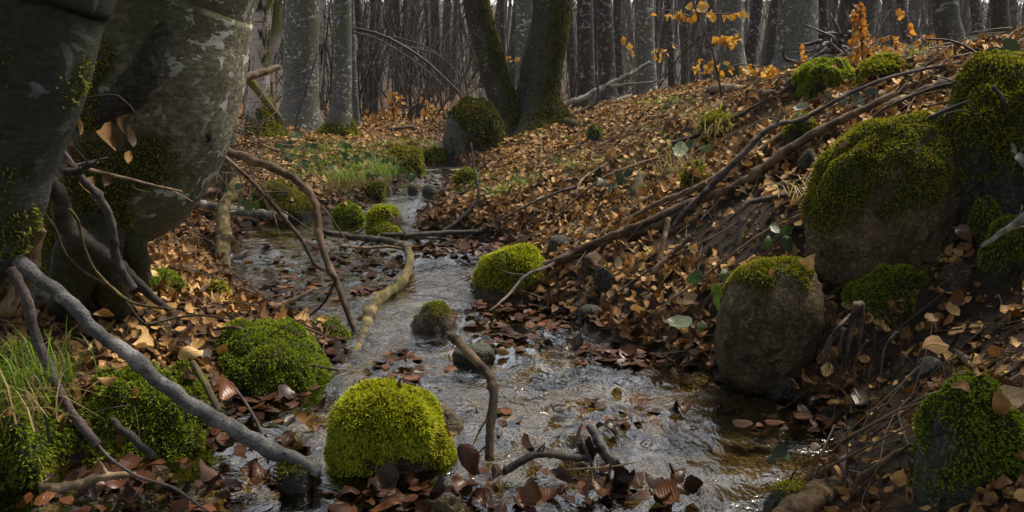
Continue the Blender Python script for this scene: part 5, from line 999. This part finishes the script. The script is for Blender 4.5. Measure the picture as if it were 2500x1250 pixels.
for (x0, x1, y0, y1, n, sz, tp, nm) in ((-3.2, 3.4, 1.25, 5.2, 54000, .072, TPL_HI, 'near'), (-4.5, 5.5, 5.2, 9.0, 58000, .052, TPL_LO, 'mid'), (-7, 8, 9.0, 16, 44000, .060, TPL_LO, 'far')):
    p = scatter(x0, x1, y0, y1, n); ok, u, v = inview(p); keep = ok & (rng.random(n) < dry_density(p, u, v)); p = p[keep]
    pos_all.append((p, sz, tp, nm))
p = scatter(-5, 6, .1, 6.5, 26000); ok2, u, v = inview(p, 2600, 900); ok1, _, _ = inview(p); sd_ = sdist(p[:, 0], p[:, 1]); p = p[ok2 & ~ok1 & (sd_ > .05) & (rng.random(len(p)) < .9)]
pos_all.append((p, .062, TPL_LO, 'edge'))
near_p, _, _, _ = pos_all[0]
sizes = rng.uniform(.032, .058, len(near_p))*np.clip(near_p[:, 1]/2.6, .62, 1); u, v = proj(near_p)
app = sizes/near_p[:, 1]*(u > 10)*(u < 2490)*(v < 1235)*(v > 60); app = app*rng.uniform(.6, 1.0, len(app))
big = []; _full = {}
for k in np.argsort(-app)[:6000]:
    c = int(np.argmin(np.hypot(LMP[:, 0]-u[k], (LMP[:, 1]-v[k])*1.3)))
    if _full.get(c, 0) < 9: big.append(k); _full[c] = _full.get(c, 0)+1
    if len(big) >= 215: break
big = np.array(big); isbig = np.zeros(len(near_p), bool); isbig[big] = True
def ground_frames(p, tilt_amt):
    n = hnorm(p[:, 0], p[:, 1]); return frames(n, rng.uniform(0, 6.283, len(p)), rng.normal(0, tilt_amt, (len(p), 3)))
BIGL = []
for (p, sz, tp, nm) in pos_all:
    m = ~isbig if nm == 'near' else np.ones(len(p), bool)
    s = sizes if nm == 'near' else sz*rng.uniform(.65, 1.2, len(p))
    q = p.copy(); q[:, 2] += rng.uniform(.0, .030, len(p)); sd_ = sdist(p[:, 0], p[:, 1])
    w = rng.beta(1.7, 1.5, len(p)); w = w*np.clip(.45+sstep(.0, .5, sd_)*.6, 0, 1)
    R = ground_frames(q, .19)
    o = leaf_field('leaf_litter', q[m], R[m], s[m], w[m], tp, 'leaf_dry', rng); o['kind'] = 'stuff'
    tag(o, {'near': 'dry brown beech leaves carpeting the banks close to the stream', 'mid': 'carpet of dry beech leaves on the slope beyond the pool', 'far': 'carpet of dry leaves on the distant forest floor', 'edge': 'dry leaves covering the banks round the viewpoint'}[nm], 'leaf litter')
    if nm == 'near':
        for k in big:
            u0, v0 = proj(q[k])
            o = leaf_obj('fallen_leaf', 'hi', int(rng.integers(0, 14)), 'leaf_dry_one', q[k]+np.array([0, 0, .012]), R[k], s[k]*1.1)
            BIGL.append((o, float(u0), float(v0)))
label_leaves(BIGL, 'dry brown', 'dry leaves lying on the banks'); BIGL = []
pc = scatter(-2.6, 3.2, 1.3, 5.0, 26000); ok, u, v = inview(pc, 300, 100); pc = pc[ok & (sdist(pc[:, 0], pc[:, 1]) > .0) & (rng.random(len(pc)) < .35+.65*in_ell(u, v, SOIL))]
pc[:, 2] += .006; o = leaf_field('leaf_crumbs', pc, ground_frames(pc, .5), rng.uniform(.010, .030, len(pc)), rng.beta(1.3, 2.6, len(pc)), TPL_LO, 'leaf_dry', rng); tag(o, 'crumbled bits of old leaves on the bare soil', 'leaf litter', kind='stuff')
PR_, PN_ = [], []
for ob in list(bpy.data.objects):
    if ob.parent is None and ob.get('category') in ('boulder', 'moss mound') and ob.type == 'MESH':
        me = ob.data; n = len(me.vertices); co = np.empty(n*3); me.vertices.foreach_get('co', co); no = np.empty(n*3); me.vertices.foreach_get('normal', no)
        co = co.reshape(-1, 3)+np.array(ob.location); no = no.reshape(-1, 3); k = np.where((no[:, 2] > .45) & (co[:, 2] > np.median(co[:, 2])))[0]
        if len(k):
            k = rng.choice(k, min(len(k), int(rng.integers(2, 9)))); PR_.append(co[k]+no[k]*.012); PN_.append(no[k])
PR_, PN_ = np.vstack(PR_), np.vstack(PN_)
o = leaf_field('rock_litter', PR_, frames(PN_, rng.uniform(0, 6.28, len(PR_)), rng.normal(0, .3, PN_.shape)), rng.uniform(.03, .055, len(PR_)), rng.beta(1.6, 1.8, len(PR_)), TPL_HI, 'leaf_dry', rng); tag(o, 'scattered dry leaves caught on the mossy stones', 'leaf litter', kind='stuff')
# soaked leaves in the stream
WETM = [(640, 725, 170, 50, .7), (820, 690, 190, 50, .4), (900, 640, 120, 40, .5), (1330, 775, 260, 45, .9), (1560, 870, 220, 32, 1), (1130, 605, 190, 26, 1), (620, 1000, 190, 140, 1.3), (400, 1190, 460, 70, .8), (1080, 1215, 330, 70, .95), (1420, 1190, 170, 70, 1.2),
        (1280, 830, 70, 35, 1), (1000, 900, 110, 50, .9), (1220, 800, 100, 40, .9), (1500, 1010, 200, 60, .22), (1860, 1040, 70, 25, .8), (1990, 1010, 110, 50, .8), (1230, 1020, 50, 25, .7), (1640, 1200, 90, 50, .5), (760, 620, 200, 60, .25), (1080, 445, 90, 30, .3)]
def wet_set(n):
    x0, x1, y0, y1 = -1.9, 1.2, 1.5, 6.9; x = rng.uniform(x0, x1, n); y = rng.uniform(y0, y1, n); z = np.maximum(zs(y), hgt(x, y)); p = np.stack([x, y, z], -1)
    ok, u, v = inview(p); s = sdist(x, y); d = in_ell(u, v, WETM)*np.clip(.75+.8*fbm(p*[6, 6, 0], 3, 33), .05, 1.2)+.012; d = d*(s < .10)+ .55*np.exp(-((s-.02)/.06)**2)*np.clip(.6+fbm(p*[5, 5, 0], 2, 35), 0, 1)
    return p[ok & (rng.random(n) < d)]
p = wet_set(28000); p[:, 2] += rng.uniform(-.016, .014, len(p)); s = rng.uniform(.042, .07, len(p))
n_ = frames(np.tile([0, 0, 1.0], (len(p), 1)), rng.uniform(0, 6.283, len(p)), rng.normal(0, .17, (len(p), 3))); r_ = rng.beta(1.6, 2.0, len(p))
u, v = proj(p); app = s/p[:, 1]*(p[:, 2] > zs(p[:, 1])+.002)*(u > 10)*(u < 2490)*(v < 1235)*rng.uniform(.6, 1, len(p)); big = np.argsort(-app)[:75]; isb = np.zeros(len(p), bool); isb[big] = True
o = leaf_field('soaked_leaves', p[~isb], n_[~isb], s[~isb], r_[~isb], TPL_FLAT, 'leaf_wet', rng); o['kind'] = 'stuff'; tag(o, 'soaked dark red-brown leaves matted in the stream', 'leaf litter')
for k in big:
    u0, v0 = proj(p[k])
    R = frames(np.array([[0, 0, 1.0]]), rng.uniform(0, 6.283, 1), rng.normal(0, .2, (1, 3)))[0]
    o = leaf_obj('soaked_leaf', 'hi', int(rng.integers(0, 10)), 'leaf_wet_one', p[k]+np.array([0, 0, .010]), R, s[k]*1.15); BIGL.append((o, float(u0), float(v0)))
label_leaves(BIGL, 'wet red-brown', 'wet leaves in the stream')
# leaves one can single out
SING = [(2390, 985, 150, 1.6, 'leaf_pale', 'flat', 0, 'broad brown ribbed leaf on top of the shaded lowest boulder', (.2, -.6, 1)), (2470, 975, 170, 1.58, 'leaf_pale', 'flat', 1, 'large grey-brown ribbed leaf overlapping the broad one on the lowest boulder', (-.2, -.7, 1)),
        (2285, 845, 120, 2.1, 'leaf_dry_one', 'flat', 2, 'torn pale leaf standing on the squarish brown stone', (0, -.7, 1)), (2350, 565, 100, 2.75, 'leaf_wet_one', 'flat', 3, 'big dark leaf lying at the foot of the big moss-topped boulder', (0, -.8, 1)), (2245, 625, 75, 2.85, 'leaf_dry_one', 'hi', 1, 'tan folded leaf at the corner of the moss ledge', (0, -.5, 1)),
        (1508, 640, 50, 3.6, 'leaf_pale', 'flat', 0, 'pale upright leaf beside the wedge-shaped stone', (-.2, -1, .3)), (1685, 730, 70, 3.05, 'leaf_pale', 'flat', 1, 'crumpled pale ribbed leaf beside the bramble at the egg-shaped boulder', (0, -1, .5)), (1690, 610, 50, 3.3, 'leaf_dry_one', 'hi', 3, 'orange-brown leaf curled on the dark soil', (0, -.8, .6)),
        (1880, 540, 45, 3.25, 'leaf_dry_one', 'hi', 4, 'upright brown leaf stuck in the soil near the big boulder', (0, -1, .2)), (1278, 815, 90, 3.1, 'leaf_wet_one', 'hi', 8, 'rolled red-brown leaf lodged above the water near the flat stone', (0, -.6, .8)), (1232, 855, 60, 3.05, 'leaf_dry_one', 'hi', 1, 'folded tan leaf floating by the flat grey-green stone', (.3, -.6, .6)),
        (742, 1015, 75, 2.4, 'leaf_dry_one', 'hi', 5, 'upright tan leaf in the wet hollow beside the moss dome', (.3, -1, .4)), (262, 925, 70, 2.3, 'leaf_dry_one', 'hi', 6, 'curled tan leaf resting on the moss mound under the pole', (.2, -.7, .7)), (258, 770, 80, 2.5, 'leaf_dry_one', 'hi', 2, 'curled brown leaf in the shade below the lichen stone', (0, -.8, .6)), (460, 858, 100, 2.55, 'leaf_dry_one', 'hi', 1, 'pointed brown leaf standing between the pole and the long green mound', (0, -.8, .6)),
        (1150, 1120, 150, 2.05, 'leaf_wet_one', 'hi', 1, 'big dark upright leaf at the foot of the bent stick', (.2, -1, .5)), (1370, 1170, 130, 2.0, 'leaf_wet_one', 'hi', 2, 'folded red-brown leaf draped over the bottom dam', (0, -.8, .8)), (2275, 775, 70, 2.35, 'leaf_dry_one', 'hi', 7, 'bright tan crumpled leaf on the bare soil', (0, -.7, .8)), (2335, 735, 80, 2.45, 'leaf_dry_one', 'hi', 5, 'tan wavy leaf on the bare soil above the crumpled one', (0, -.7, .8)), (1195, 990, 40, 2.1, 'leaf_dry_one', 'hi', 5, 'x', (0, 0, 1))][:-1]
for (u, v, sz, d, mat, kd, k, lab, nr) in SING:
    R = rot_to(nr, (math.sin(u), .2, -.5*math.cos(u*3))); o = leaf_obj('fallen_leaf', kd, k, mat, P(u, v, d), R, sz*d/CP/F_PX*.62); tag(o, lab, 'leaf')

# ================================================================== GRASS AND TWIG LITTER
def blades(pos, L, wid, rng, lean, seg=3):
    n = len(pos); az = rng.uniform(0, 6.283, n); out = np.stack([np.cos(az), np.sin(az), 0*az], -1); side = np.stack([-np.sin(az), np.cos(az), 0*az], -1)
    t = np.linspace(0, 1, seg+1); l = L[:, None, None]
    c = pos[:, None]+out[:, None]*(t**1.7)[None, :, None]*l*lean[:, None, None]+np.array([0, 0, 1.0])*((t-.55*lean[:, None]*t**2.2)[..., None])*l
    w = (wid*(1-t**1.5)*.5)[None, :, None]
    V = np.concatenate([c-side[:, None]*w, c+side[:, None]*w], 2).reshape(n, seg+1, 2, 3).reshape(-1, 3)
    o = (np.arange(n)*(seg+1)*2)[:, None, None]; k = (np.arange(seg)*2)[None, :, None]
    Q = (o+k+np.array([0, 1, 3, 2])[None, None]).reshape(-1, 4)
    return V, [Q], (seg+1)*2
def grass_obj(name, p, L, wid, lean, mat, label, rnd=None, thing=False):
    V, Fq, k = blades(p, L, wid, rng, lean); r = rng.random(len(p)) if rnd is None else rnd
    b = p[np.argmin(p[:, 2])]; o = obj(name, V, Fq, mat, b, None, {'rnd': np.repeat(r, k)}); tag(o, label, 'grass', kind=None if thing else 'stuff'); return o
p = scatter(-4, 4.5, 3.5, 10, 170000); ok, u, v = inview(p, 100, 50); s_ = sdist(p[:, 0], p[:, 1]); cl = sstep(-.35, .15, fbm(p*[5, 5, 0], 3, 51))
keep = ok & (s_ > .03) & (rng.random(len(p)) < in_ell(u, v, GREEN)*cl*.9+.006); p = p[keep]
grass_obj('grass', p, rng.uniform(.03, .09, len(p)), .0075, rng.uniform(.4, 1.3, len(p)), 'grass_green', 'short green grass patches on the banks')
def tuft(u, v, d, n, L, spread, mat, label, lean=(.4, 1.2), lift=0.0):
    c = P(u, v, d); c[2] += lift; p = c+rng.normal(0, spread, (n, 3))*[1, 1, .25]
    return grass_obj('grass_tuft', p, rng.uniform(.5, 1.1, n)*L, .004, rng.uniform(lean[0], lean[1], n), mat, label, None, True)
tuft(840, 445, 5.6, 160, .22, .05, 'grass_green', 'drooping grass tuft overhanging the stream by the moss hummock', (.6, 1.5))
tuft(835, 460, 5.55, 140, .22, .06, 'grass_dry', 'straw-coloured grass hanging below the green tuft over the stream', (1.0, 1.6))
tuft(930, 425, 6.1, 130, .18, .06, 'grass_green', 'grass tuft at the bend of the upper stream', (.6, 1.4))
tuft(30, 950, 2.0, 170, .20, .07, 'grass_green', 'fine green grass tuft on the shaded moss mound', (.3, 1.2))
tuft(60, 1010, 1.95, 70, .24, .06, 'grass_dry', 'dry yellow grass blades spilling over the shaded moss mound', (.7, 1.5))
tuft(545, 745, 3.6, 60, .20, .03, 'grass_dry', 'bundle of dry stalks in front of the bright moss cushion', (.9, 1.5))
tuft(1755, 330, 5.0, 90, .26, .06, 'grass_dry', 'dry grass hanging from the mossy tuft on the slope', (.8, 1.6))
tuft(1765, 300, 5.05, 60, .14, .05, 'grass_green', 'green grass on the mossy tuft at the slope edge', (.5, 1.3))
tuft(1660, 420, 4.4, 60, .26, .06, 'grass_dry', 'dry grass stalks drooping over the tan stone', (.8, 1.6))
tuft(2230, 140, 4.4, 40, .10, .03, 'grass_green', 'small fresh grass tuft on the crest behind the orange seedling', (.3, 1.0))
tuft(2150, 160, 4.3, 36, .20, .06, 'grass_dry', 'dry arching grass beside the brownish moss hump', (.8, 1.6))
tuft(1270, 440, 6.2, 120, .14, .07, 'grass_green', 'grass tuft low on the leaf slope near the water', (.5, 1.4))
tuft(1190, 470, 5.7, 100, .12, .07, 'grass_green', 'grass fringe at the corner of the upper stream', (.6, 1.5))
tuft(1960, 480, 3.3, 46, .20, .05, 'grass_dry', 'dry grass stalks hanging beside the big boulder', (1.0, 1.7))
MOSSG = [(820, 410, 190, 60, .8), (640, 950, 190, 30, .9), (350, 1000, 200, 110, .9), (100, 950, 190, 230, .9), (560, 700, 60, 50, .7), (390, 690, 110, 35, .9), (800, 800, 70, 30, .8), (2180, 720, 150, 70, .8), (2150, 500, 260, 240, .6), (2400, 330, 160, 190, .7), (2380, 1000, 200, 160, .6), (1980, 210, 160, 60, .6), (1690, 430, 60, 60, .8), (1560, 450, 50, 70, .7), (1750, 310, 70, 50, .8), (680, 500, 110, 70, .7), (860, 470, 110, 60, .6), (1000, 390, 100, 40, .8), (1310, 360, 160, 50, .8), (1640, 265, 100, 25, .5), (1270, 680, 130, 40, .5), (830, 335, 70, 30, .8)]
pm = scatter(-3.2, 3.6, 1.4, 10, 150000); ok, u, v = inview(pm, 150, 60); pm = pm[ok & (sdist(pm[:, 0], pm[:, 1]) > -.02) & (rng.random(len(pm)) < in_ell(u, v, MOSSG)*sstep(-.15, .2, fbm(pm*[8, 8, 0], 3, 57))*np.clip(3/pm[:, 1], .25, 1))]
nm_ = hnorm(pm[:, 0], pm[:, 1]); lp = fbm(pm*22, 2, 58); Vm, Fm, at = sprigs(pm+nm_*(.012+.012*lp[:, None]), nm_, (.010+.0022*pm[:, 1:2]), (.0035+.0011*pm[:, 1:2]), rng, .3, .8, np.clip(.45+.5*lp+rng.normal(0, .15, len(pm)), 0, 1))
o = obj('ground_moss', Vm, Fm, 'moss_olive', (0, 0, 0), None, at, smooth=False); tag(o, 'thin sheets of moss spreading over the banks', 'moss', kind='stuff')
# tiny twigs and crumbs on the ground
T = []; p = scatter(-3.5, 4.5, 1.3, 9, 5200); ok, u, v = inview(p, 200, 60); s_ = sdist(p[:, 0], p[:, 1]); p = p[ok & (s_ > .0)]
nn = hnorm(p[:, 0], p[:, 1])
for k in range(len(p)):
    d = rng.normal(0, 1, 3); d = unit(d-nn[k]*d.dot(nn[k])+nn[k]*rng.normal(.05, .12)); L = rng.uniform(.04, .26)*(1 if k % 6 else 2.0); t = np.linspace(-.5, .5, 4)[:, None]
    T.append((p[k]+nn[k]*rng.uniform(.006, .03)+d*L*t+rng.normal(0, .06*L, 3)*(t**2), rng.uniform(.0010, .0030), .0008))
pt = scatter(-2.6, 3.4, 1.6, 6.5, 3000); ok, u, v = inview(pt, 150, 0); pt = pt[ok & (sdist(pt[:, 0], pt[:, 1]) > .04) & ((u > 1350) | (v > 560)) & (rng.random(3000) < np.where(u > 1350, .55, .3))]; nt_ = hnorm(pt[:, 0], pt[:, 1])
for k in range(len(pt)):     # longer dead twigs tangled on the banks, most lying the way of the poles
    g, n_0 = pt[k], nt_[k]; d = np.array([.9, .25, .55])*rng.choice([-1, 1])+rng.normal(0, .55, 3); d = unit(d-n_0*d.dot(n_0)); L = rng.uniform(.12, .5); t = np.linspace(-.5, .5, 4)[:, None]
    T.append((g+n_0*rng.uniform(.015, .05)+d*L*t+rng.normal(0, .14*L, 3)*t**2+n_0*.05*L*np.cos(t*3), rng.uniform(.0012, .0042), .0009))
Vt, Ft = tubes_simple(T, 4); o = obj('twig_litter', Vt, Ft, 'twig_brown', (0, 0, 0), None, {'rnd': np.repeat(rng.random(len(T)), 16)}); tag(o, 'fine dead twigs scattered over the leaf carpet', 'twigs', kind='stuff')

# ================================================================== THE WOOD BEHIND
TR = []; BR = []
rng = np.random.default_rng(77)
def spruce(base, h, rmax, z0, seed, label):  # out-of-frame spruce, added only to block sky light and darken the view's edges
    r = np.random.default_rng(seed); b = np.array([base[0], base[1], hz(*base)-.1]); t = empty('spruce_tree', b); tag(t, label, 'tree', 'unseen spruces added for shade')
    q, rr = smooth_path([b, b+[0, 0, h*.5], b+[.1, 0, h]], 24, [.13, .08, .01]); V, Fc = tube(q, rr, 14, True, .08, seed); obj('trunk', V, Fc, 'bark_rough', t.location, t, {'moss': np.zeros(len(V))})
    T, cs, ds = [], [], []
    for z in np.arange(z0, h-.2, .22):
        L = rmax*(1-(z-z0)/(h-z0))**.8+.15
        for a in r.uniform(0, 6.283, 8):
            d = np.array([math.cos(a), math.sin(a), 0]); f = np.linspace(0, 1, 5)[:, None]; pts = b+[0, 0, z]+d*L*f+np.array([0, 0, -.25*L])*f**1.5+np.array([0, 0, .12*L])*f**4
            T.append((pts, .014, .004)); sd_ = np.array([-d[1], d[0], 0])
            for g in np.linspace(.12, 1, int(10+L*14)):
                i = min(int(g*4), 3); pb = pts[i]+(pts[i+1]-pts[i])*(g*4-i)
                for sg in (-1, 1): cs.append(pb); ds.append(unit(sd_*sg+d*.7+r.normal(0, .2, 3)+[0, 0, -.25])*r.uniform(.10, .30)*(1.15-g*.6))
    V, Fc = tubes_simple(T, 4); obj('bough', V, Fc, 'stick_dark', t.location, t)['kind'] = 'stuff'
    cs, ds = np.array(cs), np.array(ds); n = len(cs); up = unit(np.cross(ds, np.cross(ds, r.normal(0, 1, (n, 3))))); w = .022
    V = np.stack([cs-up*w, cs+up*w, cs+ds*.6+up*w, cs+ds*.6-up*w, cs+ds], 1).reshape(-1, 3); o = np.arange(n)[:, None]*5
    ob = obj('crown', V, [np.concatenate([o, o+1, o+2, o+3], 1), np.concatenate([o+3, o+2, o+4], 1)], 'needles', t.location, t, {'rnd': np.repeat(r.random(n), 5)}, smooth=False)
    return t
spruce((2.7, 1.5), 9, 2.2, 2.0, 5, 'unseen spruce added to shade the boulder bank beside the viewpoint')
spruce((-3.4, 2.6), 9, 1.7, 2.0, 6, 'unseen spruce added to shade the bank past the dark beech trunk')
spruce((-2.6, .6), 9, 1.7, 2.0, 8, 'unseen spruce added to shade the moss mound bank beside the viewpoint')
spruce((.6, -1.3), 10, 2.0, 2.3, 7, 'unseen spruce added behind the viewpoint to block sky light')
for k in range(400):
    y = rng.uniform(17, 60); x = rng.uniform(-.75, .75)*y; w = (.03+.11*rng.random()**2)*(.7+y/80); z = hz(x, y)-.1; lean = rng.normal(0, .09, 2); h = rng.uniform(9, 16)
    t = np.linspace(0, 1, 7)[:, None]; TR.append((np.array([x, y, z])+np.array([lean[0]*h, lean[1]*h, h])*t+rng.normal(0, .35, 3)*np.sin(t*rng.uniform(2, 7))*[1, 1, 0], w, w*.4))
    for q in range(5):
        hz_ = rng.uniform(.8, 4.5) if q < 3 else rng.uniform(4, h*.9); az = rng.uniform(0, 6.28); BR += bare_branches(rng, np.array([x+lean[0]*hz_, y+lean[1]*hz_, z+hz_]), (math.cos(az), math.sin(az), .5), rng.uniform(1.5, 4), .007+.0003*y if q < 3 else .006+.0001*y, 1, 4, 4)
V1, F1 = tubes_simple(TR, 8); o = obj('far_wood', V1, F1, 'bark_far', (0, 0, 0), None, {'moss': np.zeros(len(V1))}); tag(o, 'mass of distant bare trunks closing the view', 'wood', kind='stuff')
V1, F1 = tubes_simple(BR, 3); o = obj('far_branches', V1, F1, 'twig_far'); tag(o, 'haze of bare branches of the distant wood', 'branches', kind='stuff')
PR = []
for k in range(26):
    BU = []
    for q in range(4): BU += bare_branches(rng, (rng.normal(0, .2), rng.normal(0, .2), 0), (rng.normal(0, .45), rng.normal(0, .45), rng.uniform(.6, 1.6)), rng.uniform(1.2, 3.8), .014, 2, 4, 3, .24, .05)
    PR.append(tubes_simple(BU, 3))
parts = []
for k in range(470):
    y = 11.5+26*rng.random()**1.4; x = rng.uniform(-.68, .68)*y; V, Fq = PR[k % 26]; a = rng.uniform(0, 6.28); sc = rng.uniform(.5, 1.25)
    if y < 14 and x > -1: sc *= .5
    ca, sa = math.cos(a)*sc, math.sin(a)*sc; parts.append((np.stack([V[:, 0]*ca-V[:, 1]*sa+x, V[:, 0]*sa+V[:, 1]*ca+y, V[:, 2]*sc+hz(x, y)-.05], -1), Fq))
V1, F1 = merge(parts); o = obj('undergrowth', V1, F1, 'twig_far'); tag(o, 'brown thicket of bare twigs between the far trunks', 'undergrowth', kind='stuff')
# ================================================================== HAZE
HZ = np.array([[-300, -16, -1.6], [300, -16, -1.6], [300, 420, -1.6], [-300, 420, -1.6], [-300, -16, 22], [300, -16, 22], [300, 420, 22], [-300, 420, 22]], float)
m = NT('haze'); pv = m.n('VolumePrincipled', {'Color': (.80, .82, .88, 1), 'Density': .0008, 'Anisotropy': .2}); m.t.links.new(pv.outputs[0], m.out.inputs['Volume'])
o = obj('haze', HZ, [np.array([[0, 3, 2, 1], [4, 5, 6, 7], [0, 1, 5, 4], [1, 2, 6, 5], [2, 3, 7, 6], [3, 0, 4, 7]])], 'haze', smooth=False); tag(o, 'thin grey haze between the far trunks', 'haze', kind='stuff')
print('objects', len(bpy.data.objects), 'tris ~', sum(len(o.data.loops)-2*len(o.data.polygons) for o in bpy.data.objects if o.type == 'MESH'), 'time', round(time.time()-T_START, 1))
